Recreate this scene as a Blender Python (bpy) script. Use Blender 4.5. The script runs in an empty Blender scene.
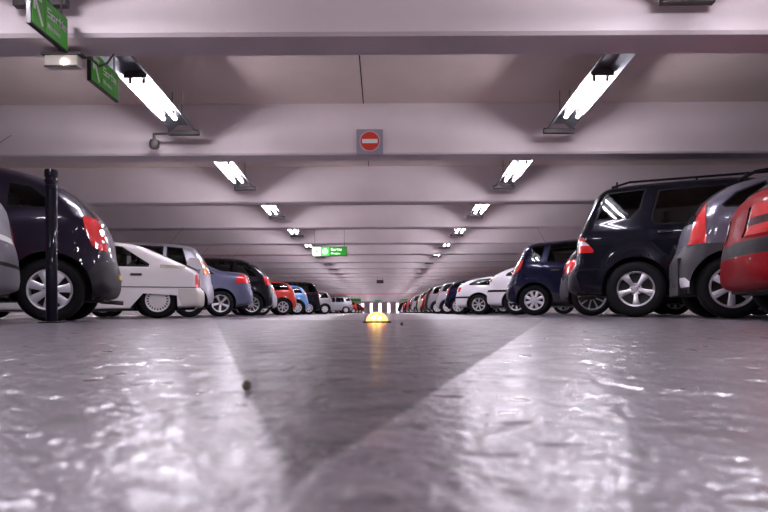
import bpy, bmesh, math, random
import numpy as np
from mathutils import Vector, Matrix
from mathutils.geometry import delaunay_2d_cdt
random.seed(7)
PI = math.pi
SC = bpy.context.scene
COL = SC.collection

# ------------------------------------------------------------------ camera, world, exposure
F = 620.0                      # focal length in pixels of the 768x512 frame
CAMH = 0.075
cam_d = bpy.data.cameras.new('camera'); cam = bpy.data.objects.new('camera', cam_d); COL.objects.link(cam)
cam.location = (0, 0, CAMH)
cam.rotation_euler = (PI/2, math.radians(0.28), 0)
cam_d.sensor_width = 36; cam_d.lens = 36*F/768
cam_d.shift_x = 3/768; cam_d.shift_y = 56.5/768
cam_d.clip_start = 0.01; cam_d.clip_end = 400
cam_d.dof.use_dof = True; cam_d.dof.focus_distance = 7.0; cam_d.dof.aperture_fstop = 9
SC.camera = cam
world = bpy.data.worlds.new('world'); SC.world = world; world.use_nodes = True
world.node_tree.nodes['Background'].inputs[0].default_value = (0.75, 0.7, 0.85, 1)
world.node_tree.nodes['Background'].inputs[1].default_value = 0.05
SC.view_settings.view_transform = 'Standard'
SC.view_settings.look = 'None'
SC.view_settings.gamma = 1
SC.view_settings.use_curve_mapping = False
SC.view_settings.exposure = 0.68
SC.cycles.max_bounces = 10
SC.cycles.diffuse_bounces = 6
SC.cycles.glossy_bounces = 4
SC.cycles.transparent_max_bounces = 12
SC.cycles.sample_clamp_indirect = 6
TUBE = 115.0                    # brightness of the fluorescent tubes

# ------------------------------------------------------------------ materials
def nmat(name):
    m = bpy.data.materials.new(name); m.use_nodes = True
    return m, m.node_tree, m.node_tree.nodes['Principled BSDF']
def pmat(name, col, rough=0.5, metal=0.0, coat=0.0, emis=None, es=0.0, spec=0.5):
    m, nt, b = nmat(name)
    b.inputs['Base Color'].default_value = (*col, 1)
    b.inputs['Roughness'].default_value = rough
    b.inputs['Metallic'].default_value = metal
    b.inputs['Coat Weight'].default_value = coat
    b.inputs['Coat Roughness'].default_value = 0.02
    b.inputs['Specular IOR Level'].default_value = spec
    if emis:
        b.inputs['Emission Color'].default_value = (*emis, 1); b.inputs['Emission Strength'].default_value = es
    # fine procedural dust / grain in the roughness so that nothing is perfectly uniform
    tc = nt.nodes.new('ShaderNodeTexCoord'); n = nt.nodes.new('ShaderNodeTexNoise')
    n.inputs['Scale'].default_value = 6; n.inputs['Detail'].default_value = 5
    mr = nt.nodes.new('ShaderNodeMapRange'); mr.inputs[3].default_value = max(0.02, rough-0.06); mr.inputs[4].default_value = min(1, rough+0.1)
    nt.links.new(tc.outputs['Object'], n.inputs['Vector']); nt.links.new(n.outputs[0], mr.inputs[0]); nt.links.new(mr.outputs[0], b.inputs['Roughness'])
    return m
def paint(name, col, metal=0.3, rough=0.35):
    return pmat(name, col, rough, metal, .30, spec=.08)
def glass_mat(name, tint):
    m = bpy.data.materials.new(name); m.use_nodes = True; nt = m.node_tree; nt.nodes.clear()
    out = nt.nodes.new('ShaderNodeOutputMaterial'); mix = nt.nodes.new('ShaderNodeMixShader')
    tr = nt.nodes.new('ShaderNodeBsdfTransparent'); gl = nt.nodes.new('ShaderNodeBsdfGlossy'); fr = nt.nodes.new('ShaderNodeFresnel')
    tr.inputs[0].default_value = (*tint, 1); gl.inputs['Roughness'].default_value = 0.0; fr.inputs[0].default_value = 1.5
    nt.links.new(fr.outputs[0], mix.inputs[0]); nt.links.new(tr.outputs[0], mix.inputs[1]); nt.links.new(gl.outputs[0], mix.inputs[2])
    nt.links.new(mix.outputs[0], out.inputs[0]); return m

def concrete(name, c1, c2, scale=1.3, marks=True):
    m, nt, b = nmat(name); N = nt.nodes.new; L = nt.links.new
    tc = N('ShaderNodeTexCoord')
    n1 = N('ShaderNodeTexNoise'); n1.inputs['Scale'].default_value = scale; n1.inputs['Detail'].default_value = 8
    n2 = N('ShaderNodeTexNoise'); n2.inputs['Scale'].default_value = 35; n2.inputs['Detail'].default_value = 4
    L(tc.outputs['Object'], n1.inputs['Vector']); L(tc.outputs['Object'], n2.inputs['Vector'])
    r = N('ShaderNodeValToRGB'); r.color_ramp.elements[0].position = .3; r.color_ramp.elements[1].position = .72
    r.color_ramp.elements[0].color = (*c2, 1); r.color_ramp.elements[1].color = (*c1, 1)
    L(n1.outputs[0], r.inputs[0]); L(r.outputs[0], b.inputs['Base Color'])
    bp = N('ShaderNodeBump'); bp.inputs['Strength'].default_value = .25; bp.inputs['Distance'].default_value = .004
    L(n2.outputs[0], bp.inputs['Height']); L(bp.outputs[0], b.inputs['Normal'])
    b.inputs['Roughness'].default_value = .85
    return m

def floor_mat():
    m, nt, b = nmat('painted_floor'); N = nt.nodes.new; L = nt.links.new
    def math_(op, a, c=None, v=None):
        n = N('ShaderNodeMath'); n.operation = op
        if hasattr(a, 'links'): L(a, n.inputs[0])
        else: n.inputs[0].default_value = a
        if c is not None:
            if hasattr(c, 'links'): L(c, n.inputs[1])
            else: n.inputs[1].default_value = c
        return n.outputs[0]
    geo = N('ShaderNodeNewGeometry'); sep = N('ShaderNodeSeparateXYZ'); L(geo.outputs['Position'], sep.inputs[0])
    def noise(s, d=4, rough=.5):
        n = N('ShaderNodeTexNoise'); n.inputs['Scale'].default_value = s; n.inputs['Detail'].default_value = d
        n.inputs['Roughness'].default_value = rough; L(geo.outputs['Position'], n.inputs['Vector']); return n.outputs[0]
    nb = noise(70, 3)
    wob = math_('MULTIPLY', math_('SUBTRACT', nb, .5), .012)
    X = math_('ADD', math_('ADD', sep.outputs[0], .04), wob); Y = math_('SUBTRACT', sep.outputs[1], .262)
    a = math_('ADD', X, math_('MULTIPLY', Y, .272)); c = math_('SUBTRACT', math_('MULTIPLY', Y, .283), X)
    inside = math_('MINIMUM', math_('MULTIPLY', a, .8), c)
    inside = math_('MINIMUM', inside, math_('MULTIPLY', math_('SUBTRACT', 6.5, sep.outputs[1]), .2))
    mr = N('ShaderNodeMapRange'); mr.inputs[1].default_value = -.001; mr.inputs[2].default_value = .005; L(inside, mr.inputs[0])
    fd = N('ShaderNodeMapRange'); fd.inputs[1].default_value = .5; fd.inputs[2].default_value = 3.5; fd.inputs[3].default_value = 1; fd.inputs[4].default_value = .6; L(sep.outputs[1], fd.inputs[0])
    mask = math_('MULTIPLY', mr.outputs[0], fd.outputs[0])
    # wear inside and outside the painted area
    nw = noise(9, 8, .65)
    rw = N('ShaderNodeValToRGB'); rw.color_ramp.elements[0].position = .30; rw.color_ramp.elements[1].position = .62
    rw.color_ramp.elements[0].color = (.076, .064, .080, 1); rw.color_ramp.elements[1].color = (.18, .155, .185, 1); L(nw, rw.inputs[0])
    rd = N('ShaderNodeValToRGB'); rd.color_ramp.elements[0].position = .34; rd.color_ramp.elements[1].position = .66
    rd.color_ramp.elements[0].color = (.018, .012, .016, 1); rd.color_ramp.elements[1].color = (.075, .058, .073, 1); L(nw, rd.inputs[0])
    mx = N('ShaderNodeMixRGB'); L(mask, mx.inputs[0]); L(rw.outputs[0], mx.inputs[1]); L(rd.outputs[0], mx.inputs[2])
    sp = N('ShaderNodeMapRange'); sp.inputs[1].default_value = .55; sp.inputs[2].default_value = .66; sp.inputs[3].default_value = 1; sp.inputs[4].default_value = .32
    L(noise(19, 3, .6), sp.inputs[0])
    fk = N('ShaderNodeMapRange'); fk.inputs[1].default_value = .60; fk.inputs[2].default_value = .68; L(noise(150, 3, .55), fk.inputs[0])  # pale flecks painted into the base colour to imitate floor glints
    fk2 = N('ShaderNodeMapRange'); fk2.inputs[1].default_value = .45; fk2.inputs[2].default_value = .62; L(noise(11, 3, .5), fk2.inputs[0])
    glint_fleck = math_('MULTIPLY', math_('MULTIPLY', fk.outputs[0], fk2.outputs[0]), math_('SUBTRACT', 1.0, math_('MULTIPLY', mask, .8)))
    # fine grain
    ng = noise(260, 3, .6)
    g = N('ShaderNodeMapRange'); g.inputs[3].default_value = .72; g.inputs[4].default_value = 1.28; L(ng, g.inputs[0])
    mg = N('ShaderNodeMixRGB'); mg.blend_type = 'MULTIPLY'; mg.inputs[0].default_value = 1; ms = N('ShaderNodeMixRGB'); ms.blend_type = 'MULTIPLY'; ms.inputs[0].default_value = 1; L(mx.outputs[0], ms.inputs[1]); L(sp.outputs[0], ms.inputs[2]); L(ms.outputs[0], mg.inputs[1]); L(g.outputs[0], mg.inputs[2])
    mf = N('ShaderNodeMixRGB'); L(glint_fleck, mf.inputs[0]); L(mg.outputs[0], mf.inputs[1]); mf.inputs[2].default_value = (.66, .62, .72, 1)
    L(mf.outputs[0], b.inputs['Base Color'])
    rr = N('ShaderNodeMapRange'); rr.inputs[1].default_value = .3; rr.inputs[2].default_value = .7; rr.inputs[3].default_value = .26; rr.inputs[4].default_value = .42; L(noise(14, 5), rr.inputs[0])
    L(math_('ADD', rr.outputs[0], math_('MULTIPLY', mask, .22)), b.inputs['Roughness'])
    h = math_('ADD', math_('MULTIPLY', noise(95, 3, .6), .8), math_('MULTIPLY', noise(15, 3), 1.2))
    bp = N('ShaderNodeBump'); bp.inputs['Strength'].default_value = 1.0; bp.inputs['Distance'].default_value = .0016
    L(h, bp.inputs['Height']); L(bp.outputs[0], b.inputs['Normal']); L(bp.outputs[0], b.inputs['Coat Normal'])
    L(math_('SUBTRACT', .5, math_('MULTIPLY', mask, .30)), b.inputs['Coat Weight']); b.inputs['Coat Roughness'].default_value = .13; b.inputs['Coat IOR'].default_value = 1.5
    b.inputs['Specular IOR Level'].default_value = .4
    return m

M = {}
M['beam'] = concrete('lilac_concrete', (.72, .64, .655), (.65, .575, .585))
M['slab'] = concrete('slab_concrete', (.74, .63, .58), (.66, .56, .51))
M['wall'] = concrete('wall_concrete', (.50, .44, .44), (.42, .37, .37))
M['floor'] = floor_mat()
M['joint'] = pmat('dark_joint', (.03, .03, .03), .9)
M['tyre'] = pmat('tyre_rubber', (.007, .0065, .008), .7, spec=.15)
M['rubber'] = pmat('black_trim', (.006, .006, .007), .5, spec=.1)
M['plastic_dark'] = pmat('dark_grey_plastic', (.012, .010, .015), .5, spec=.2)
M['plastic_black'] = pmat('black_plastic', (.008, .007, .010), .5, spec=.15)
M['under'] = pmat('underbody', (.012, .012, .012), .8)
M['seat'] = pmat('seat_fabric', (.06, .06, .065), .9)
M['glass'] = glass_mat('tinted_glass', (.80, .82, .76))
M['glass_dark'] = glass_mat('dark_tinted_glass', (.30, .32, .30))
M['glass_solid'] = pmat('dark_window', (.015, .016, .018), .08, 0, .5)
M['alloy'] = pmat('silver_alloy', (.62, .60, .64), .28, .85)
M['hub'] = pmat('silver_hubcap', (.60, .58, .63), .35, .5)
M['hub_white'] = pmat('pale_hubcap', (.70, .67, .68), .4, .2)
M['brake'] = pmat('brake_dark', (.03, .028, .028), .6, .3)
M['red'] = pmat('red_lamp', (.55, .012, .012), .12, 0, 1)
M['red'].node_tree.nodes['Principled BSDF'].inputs['Emission Color'].default_value = (0, 0, 0, 1)
M['orange'] = pmat('orange_lamp', (.75, .17, .02), .12, 0, 1)
M['clear'] = pmat('clear_lamp', (.62, .60, .62), .12, .2, 1)
M['smoke'] = pmat('smoked_lamp', (.05, .01, .015), .12, 0, 1)
M['chrome'] = pmat('chrome', (.8, .8, .8), .12, 1)
M['plate_y'] = pmat('yellow_plate', (.62, .42, .10), .4)
M['plate_w'] = pmat('white_plate', (.7, .7, .7), .4)
M['cream'] = pmat('cream_plastic', (.45, .42, .36), .5)
M['green'] = pmat('green_sign', (.055, .42, .02), .45)
M['green_dark'] = pmat('deep_green_sign', (.012, .19, .012), .4)
M['sign_white'] = pmat('sign_white', (.8, .85, .8), .4)
M['sign_grey'] = pmat('grey_sign_plate', (.33, .33, .40), .4, .3)
M['sign_red'] = pmat('red_sign', (.62, .045, .02), .4)
M['black'] = pmat('black_frame', (.012, .012, .014), .4)
M['post'] = pmat('black_post_paint', (.006, .005, .010), .3, 0, .22, spec=.05)
M['fixture'] = pmat('fixture_metal', (.10, .088, .085), .5, .1)
M['reflector'] = pmat('reflector_metal', (.13, .135, .15), .4, .3)
M['steel'] = pmat('grey_steel', (.05, .042, .04), .55, .2)
M['tube'] = pmat('lit_tube', (.8, .8, .8), .4, 0, 0, (.95, .89, 1.0), TUBE)
M['bulb'] = pmat('lit_bulb', (.8, .8, .8), .4, 0, 0, (1.0, .86, .80), 14)
M['day'] = pmat('bright_pane', (.8, .8, .8), .4, 0, 0, (1.0, .86, 1.0), 4)
M['green_lit'] = pmat('lit_green_sign', (.03, .33, .05), .4, 0, 0, (.05, .5, .08), .7)
M['green_dk_lit'] = pmat('lit_deep_green_sign', (.015, .2, .015), .4, 0, 0, (.02, .25, .02), .4)
M['white_lit'] = pmat('lit_white_symbol', (.8, .85, .8), .4, 0, 0, (.75, 1, .7), .8)
M['amber'] = pmat('lit_amber_lens', (.9, .4, .02), .3, 0, 0, (1.0, .33, .05), 7)
M['amber2'] = pmat('lit_yellow_lens', (.9, .7, .1), .3, 0, 0, (1.0, .62, .12), 12)
M['amber_cover'] = pmat('glowing_amber_cover', (.8, .35, .03), .3, 0, 0, (1.0, .36, .10), 1.5)
M['stone'] = concrete('pebble_stone', (.12, .10, .07), (.06, .05, .035), 90)
M['pink_band'] = pmat('pink_paint', (.75, .22, .26), .6)
M['green_band'] = pmat('green_paint', (.10, .48, .25), .6)

# ------------------------------------------------------------------ small helpers
def link(name, me, mats=None, parent=None, loc=None, rot=None, smooth=False):
    o = bpy.data.objects.new(name, me); COL.objects.link(o)
    if mats is not None and not me.materials:
        for mm in (mats if isinstance(mats, (list, tuple)) else [mats]): me.materials.append(mm)
    if parent is not None: o.parent = parent
    if loc is not None: o.location = loc
    if rot is not None: o.rotation_euler = rot
    return o
def obj(name, bm, mats, parent=None, loc=None, rot=None, smooth=False):
    me = bpy.data.meshes.new(name)
    bmesh.ops.recalc_face_normals(bm, faces=bm.faces)
    bm.to_mesh(me); bm.free()
    if smooth:
        for p in me.polygons: p.use_smooth = True
        try: me.set_sharp_from_angle(angle=math.radians(38))
        except Exception: pass
    return link(name, me, mats, parent, loc, rot)
def empty(name, loc=(0, 0, 0), rz=0):
    o = bpy.data.objects.new(name, None); COL.objects.link(o); o.location = loc; o.rotation_euler = (0, 0, rz)
    o.empty_display_size = .2; return o
def tag(o, label, cat, group=None, kind=None):
    o['label'] = label; o['category'] = cat
    if group: o['group'] = group
    if kind: o['kind'] = kind
    return o
def struct(o, label=None):
    o['kind'] = 'structure'
    if label: o['label'] = label
    return o
def box(bm, x0, x1, y0, y1, z0, z1, mi=0, bev=0):
    vs = [bm.verts.new(p) for p in ((x0, y0, z0), (x1, y0, z0), (x1, y1, z0), (x0, y1, z0), (x0, y0, z1), (x1, y0, z1), (x1, y1, z1), (x0, y1, z1))]
    fs = [bm.faces.new([vs[i] for i in q]) for q in ((3, 2, 1, 0), (4, 5, 6, 7), (0, 1, 5, 4), (1, 2, 6, 5), (2, 3, 7, 6), (3, 0, 4, 7))]
    for f in fs: f.material_index = mi
    if bev:
        es = set(e for f in fs for e in f.edges)
        bmesh.ops.bevel(bm, geom=list(es), offset=bev, segments=2, affect='EDGES', profile=.6)
    return bm
def BM(): return bmesh.new()
def tube(bm, pts, r, seg=8, cap=True, mi=0):
    rings = []
    for i, p in enumerate(pts):
        p = Vector(p); a = Vector(pts[max(i-1, 0)]); b_ = Vector(pts[min(i+1, len(pts)-1)])
        t = (b_-a).normalized(); up = Vector((0, 0, 1)) if abs(t.z) < .9 else Vector((1, 0, 0))
        u = t.cross(up).normalized(); v = t.cross(u).normalized()
        rr = r[i] if isinstance(r, (list, tuple)) else r
        rings.append([bm.verts.new(p+(u*math.cos(k*2*PI/seg)+v*math.sin(k*2*PI/seg))*rr) for k in range(seg)])
    for a, b_ in zip(rings, rings[1:]):
        for k in range(seg):
            f = bm.faces.new((a[k], a[(k+1) % seg], b_[(k+1) % seg], b_[k])); f.material_index = mi
    if cap:
        for rg in (rings[0], rings[-1]): bm.faces.new(rg).material_index = mi
    return bm
def lathe(bm, prof, seg=24, axis='y', mi=0, closed=False, cap=True):
    """prof: list of (radius, axial)"""
    rings = []
    for r_, a in prof:
        ring = []
        for k in range(seg):
            c, s = math.cos(k*2*PI/seg)*r_, math.sin(k*2*PI/seg)*r_
            ring.append(bm.verts.new((c, a, s) if axis == 'y' else (c, s, a)))
        rings.append(ring)
    prs = list(zip(rings, rings[1:])) + ([(rings[-1], rings[0])] if closed else [])
    for a, b_ in prs:
        for k in range(seg):
            f = bm.faces.new((a[k], a[(k+1) % seg], b_[(k+1) % seg], b_[k])); f.material_index = mi
    if not closed and cap:
        for rg, pr in ((rings[0], prof[0]), (rings[-1], prof[-1])):
            if pr[0] > .0005: bm.faces.new(rg).material_index = mi
    return bm
def strokes(bm, lines, w, to3d, mi=0):
    """flat bars in 2D turned into thin solids by to3d(u, v, depth)"""
    for (a, b_) in lines:
        a = Vector(a); b_ = Vector(b_); d = (b_-a); 
        if d.length < 1e-6: continue
        d.normalize(); n = Vector((-d.y, d.x))*w/2; a = a-d*w/2; b_ = b_+d*w/2
        q = [a+n, a-n, b_-n, b_+n]
        lo = [bm.verts.new(to3d(p.x, p.y, 0)) for p in q]; hi = [bm.verts.new(to3d(p.x, p.y, .003)) for p in q]
        bm.faces.new(hi); bm.faces.new(lo[::-1])
        for i in range(4): bm.faces.new((lo[i], lo[(i+1) % 4], hi[(i+1) % 4], hi[i]))
    for f in bm.faces: f.material_index = mi if False else f.material_index

# ------------------------------------------------------------------ the setting
BEAM0, SP, BH, SLAB = 4.80, 3.62, 2.15+CAMH, 2.84+CAMH
BT = 0.40                       # beam thickness along the aisle
XW = 18.0
NB0, NB1 = -3, 33
YB, YE = BEAM0+NB0*SP-3, BEAM0+NB1*SP+2.5
def vnoise(x, y, lam, seed):
    x = x/lam+seed*17.3; y = y/lam+seed*5.1; xi = np.floor(x).astype(np.int64); yi = np.floor(y).astype(np.int64); fx = x-xi; fy = y-yi
    def hsh(a, c):
        n = (a*374761393+c*668265263+seed*362437) & 0x7fffffff; n = ((n ^ (n >> 13))*1274126177) & 0x7fffffff; n = (n ^ (n >> 16)) & 0xffff
        return n/65535.0
    ux = fx*fx*(3-2*fx); uy = fy*fy*(3-2*fy)
    return (hsh(xi, yi)*(1-ux)+hsh(xi+1, yi)*ux)*(1-uy)+(hsh(xi, yi+1)*(1-ux)+hsh(xi+1, yi+1)*ux)*uy-.5
def floor_mesh():
    # flat slab with a finely modelled relief of the rough coating in the first metres of the aisle
    Y0, Y1, U = .17, 5.0, .70; NR, NC = 660, 400
    ys = np.exp(np.linspace(math.log(Y0), math.log(Y1), NR)); us = np.linspace(-U, U, NC)
    YY, UU = np.meshgrid(ys, us, indexing='ij'); XX = YY*UU; H = np.zeros_like(XX)
    for k, (lam, amp) in enumerate(((.11, .0007), (.045, .0006), (.019, .0006), (.009, .00048), (.0045, .00032))):
        step = YY*.0052; fade = np.clip(lam/(step*2.2)-.6, 0, 1)
        H += amp*fade*(vnoise(XX, YY, lam, k+1)+vnoise(XX*.8+YY*.6, YY*.8-XX*.6, lam*.83, k+11))
    pit = np.clip(vnoise(XX, YY, .035, 31)+vnoise(XX, YY, .016, 32)*.5-.33, 0, .2)*(YY < 2.5)
    H -= pit*.009
    e = np.minimum(np.minimum(np.arange(NR)[:, None]/20, (NR-1-np.arange(NR))[:, None]/60), np.minimum(np.arange(NC)[None]/12, (NC-1-np.arange(NC))[None]/12)).clip(0, 1)
    H *= e
    V = np.stack([XX, YY, H], -1).reshape(-1, 3)
    idx = np.arange(NR*NC).reshape(NR, NC)
    Q = np.stack([idx[:-1, :-1], idx[:-1, 1:], idx[1:, 1:], idx[1:, :-1]], -1).reshape(-1, 4)
    n = len(V); z = -.3
    C = [(-XW, YB, 0), (XW, YB, 0), (XW, YE, 0), (-XW, YE, 0)]; D = [(c[0], c[1], z) for c in C]
    V = np.vstack([V, C, D]); a, b_, c, d = idx[0, 0], idx[0, -1], idx[-1, -1], idx[-1, 0]
    ex = [(n, n+1, b_, a), (n+1, n+2, c, b_), (n+2, n+3, d, c), (n+3, n, a, d), (n+4, n+7, n+6, n+5), (n, n+4, n+5, n+1), (n+1, n+5, n+6, n+2), (n+2, n+6, n+7, n+3), (n+3, n+7, n+4, n)]
    me = bpy.data.meshes.new('floor'); me.from_pydata(V.tolist(), [], Q.tolist()+ex); 
    sm = np.ones(len(me.polygons), bool); sm[len(Q):] = False; me.polygons.foreach_set('use_smooth', sm); me.materials.append(M['floor']); me.update(); return me
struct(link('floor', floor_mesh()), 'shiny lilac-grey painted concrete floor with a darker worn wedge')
b = BM(); box(b, -XW, XW, YB, YE, SLAB, SLAB+.3); struct(obj('ceiling', b, M['slab']), 'pale concrete ceiling slab between deep beams')
for s, nm in ((-1, 'wall_left'), (1, 'wall_right')):
    b = BM(); box(b, min(s*XW, s*(XW+.3)), max(s*XW, s*(XW+.3)), YB, YE, -.3, SLAB+.3); struct(obj(nm, b, M['wall']))
b = BM(); box(b, -XW, XW, YB-.3, YB, -.3, SLAB+.3); struct(obj('wall_back', b, M['wall']))
# far wall with the bright tall openings
ops = [(-3.75+i*1.78) for i in range(5)]
b = BM(); edges = [-XW]
for xo in ops: edges += [xo-.24, xo+.24]
edges.append(XW)
for i in range(0, len(edges), 2): box(b, edges[i], edges[i+1], YE, YE+.3, 0, SLAB+.3)
for xo in ops: box(b, xo-.24, xo+.24, YE, YE+.3, 1.95, SLAB+.3)
struct(obj('wall_far', b, M['beam']))
for i, xo in enumerate(ops):
    b = BM(); box(b, xo-.24, xo+.24, YE+.1, YE+.14, .05, 1.95); struct(obj('window_%d' % (i+1), b, M['day']), 'bright tall opening in the far end wall')
for n in range(NB0, NB1+1):
    y = BEAM0+n*SP
    b = BM(); ch = .025
    prof = [(y, SLAB), (y, BH+ch), (y+ch, BH), (y+BT-ch, BH), (y+BT, BH+ch), (y+BT, SLAB)]
    # slim construction step along the foot of the beam web
    v0 = [b.verts.new((-XW, p[0], p[1])) for p in prof]; v1 = [b.verts.new((XW, p[0], p[1])) for p in prof]
    for i in range(len(prof)): b.faces.new((v0[i], v0[(i+1) % 6], v1[(i+1) % 6], v1[i]))
    b.faces.new(v0); b.faces.new(v1[::-1])
    struct(obj('ceiling_beam', b, M['beam']), 'deep pale lilac concrete beam crossing the ceiling')
# dark joints between slabs, running along the aisle
b = BM()
for xj in (-.225,):
    for n in range(NB0, NB1):
        y = BEAM0+n*SP+BT
        box(b, xj-.007, xj+.007, y, y+SP-BT, SLAB-.003, SLAB+.01)
struct(obj('trim_1', b, M['joint']), 'thin dark joints between the ceiling slabs')
b = BM(); y = BEAM0+19*SP; box(b, -9, 9, y-.03, y, BH, BH+.12); struct(obj('trim_2', b, M['pink_band']), 'pink band painted along the foot of a far beam')

# ------------------------------------------------------------------ lights on the ceiling
def lamp_meshes():
    W2, Ln = .17, 2.25
    bm = BM()   # channel body: top plate and two sloping wings
    prof = [(-W2, .0), (-W2+.012, -.005), (-.07, .075), (.07, .075), (W2-.012, -.005), (W2, .0), (.08, .09), (-.08, .09)]
    lo = [bm.verts.new((p[0], 0, p[1])) for p in prof]; hi = [bm.verts.new((p[0], Ln, p[1])) for p in prof]
    for i in range(8): bm.faces.new((lo[i], lo[(i+1) % 8], hi[(i+1) % 8], hi[i])).material_index = 1 if i in (1, 2, 3) else 0
    bm.faces.new(lo); bm.faces.new(hi[::-1])
    bmesh.ops.recalc_face_normals(bm, faces=bm.faces)
    body = bpy.data.meshes.new('channel'); bm.to_mesh(body); bm.free(); body.materials.append(M['fixture']); body.materials.append(M['reflector'])
    t = BM(); tube(t, [(0, .74, 0), (0, 1.72, 0)], .019, 10); tm = bpy.data.meshes.new('tube'); t.to_mesh(tm); t.free(); tm.materials.append(M['tube'])
    e = BM(); box(e, -W2-.03, W2+.03, Ln-.01, Ln+.05, -.05, .015, bev=.006)
    em = bpy.data.meshes.new('end_bracket'); bmesh.ops.recalc_face_normals(e, faces=e.faces); e.to_mesh(em); e.free(); em.materials.append(M['steel'])
    h = BM(); tube(h, [(0, 0, 0), (0, 0, SLAB-2.60)], .004, 5)
    hm = bpy.data.meshes.new('hanger'); h.to_mesh(hm); h.free(); hm.materials.append(M['steel'])
    c = BM(); box(c, -.014, .014, -.025, 0, -.016, .088)
    cm = bpy.data.meshes.new('lamp_holder'); c.to_mesh(cm); c.free(); cm.materials.append(M['steel'])
    q = BM(); box(q, -.12, .12, 0, .012, -.01, .08)  # plate added to keep tube light off the channel's near end
    qm = bpy.data.meshes.new('added_baffle'); q.to_mesh(qm); q.free(); qm.materials.append(M['fixture'])
    return body, tm, em, hm, cm, qm
LM = lamp_meshes()
ords = ['second', 'third', 'fourth', 'fifth', 'sixth', 'seventh', 'eighth', 'ninth', 'tenth']
for n in range(NB0+1, NB1):
    yend = BEAM0+n*SP-.38
    for s, X in ((-1, -2.55), (1, 2.32)):
        r = empty('ceiling_light', (X, yend-2.25+(.24 if n == 0 else 0), 2.58)); r.rotation_euler = (-.062, 0, 0)
        side = 'left' if s < 0 else 'right'
        if n < 1:
            lab = 'fluorescent ceiling light mostly above the frame over the %s side of the aisle' % side
            if n == 0: lab = 'ceiling light whose dark end just shows at the top edge, %s of the aisle' % side
        elif n == 1: lab = 'nearest fully visible twin-tube ceiling light on the %s of the aisle' % side
        elif n <= 10: lab = '%s lit ceiling light from the camera in the %s row' % (ords[n-2], side)
        else: lab = 'tiny distant lit ceiling light far down the %s row' % side
        tag(r, lab, 'ceiling light', 'ceiling lights in the %s row' % side)
        link('channel', LM[0], None, r)
        for k in (-.07, .07):
            link('tube', LM[1], None, r, (k, 0, -.042))
            for yy in (.74, 1.745): link('lamp_holder', LM[4], None, r, (k, yy, -.03))
        link('end_bracket', LM[2], None, r)
        link('added_baffle', LM[5], None, r, (0, .66, 0))
        for yy in (.35, 2.0):
            for k in (-.06, .06): link('hanger', LM[3], None, r, (k, yy, .085), (.062, 0, 0))
        if n == 1 and s < 0:
            bb = BM(); tube(bb, [(-.40, 2.27, -.03), (-.15, 2.27, -.03)], .014, 8); tube(bb, [(-.385, 2.27, -.03), (-.385, 2.27, -.10)], .02, 8)
            obj('side_arm', bb, M['steel'], r)
# unseen lights added over the neighbouring aisles to brighten the ceiling sides
for n in range(NB0+1, NB1):
    for s in (-1, 1):
        r = empty('ceiling_light', (s*13.2, BEAM0+n*SP-2.63, 2.56))
        tag(r, 'unseen ceiling light added to brighten the ceiling behind the %s row of parked cars' % ('left' if s < 0 else 'right'), 'ceiling light', 'unseen added ceiling lights over the neighbouring aisle, %s' % ('left' if s < 0 else 'right'))
        link('channel', LM[0], None, r)
        for k in (-.07, .07): link('tube', LM[1], None, r, (k, 0, -.012))
# round sensor hanging from the first left fixture
b = BM(); lathe(b, [(.03, .0), (.055, -.01), (.065, -.05), (.062, -.10), (.04, -.125), (0.0, -.13)], 20, 'z')
tag(obj('speaker', b, M['steel'], None, (-2.55-.385, BEAM0+SP-.38-2.25+2.27, 2.34), smooth=True), 'small round grey speaker hanging at the end of the nearest left ceiling light', 'speaker')
# emergency lamp box
r = empty('emergency_light', (-2.56, 5.02, BH-.045)); tag(r, 'small boxy emergency lamp with glowing bulb below the nearest beam on the left', 'emergency light')
b = BM(); box(b, -.16, .16, -.05, .05, -.022, 0, bev=.004); box(b, -.03, .03, -.03, .03, -.005, .045); obj('base', b, M['steel'], r)
b = BM(); box(b, -.135, .135, -.045, .045, -.115, -.022, bev=.012); obj('housing', b, M['cream'], r)
b = BM(); lathe(b, [(0, 0), (.022, .0), (.02, .008), (0.0, .014)], 14, 'y'); obj('bulb', b, M['bulb'], r, (.03, -.062, -.085), (0, 0, 0))
b = BM(); box(b, -.13, .13, -.052, -.045, -.122, -.108); obj('lower_rim', b, M['steel'], r)
b = BM(); tube(b, [(.15, 0, -.02), (.22, .02, -.035), (.27, .03, -.09), (.33, .06, -.05), (.36, .12, .05), (.40, .2, .25)], .009, 7); obj('cable', b, M['steel'], r)

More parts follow.
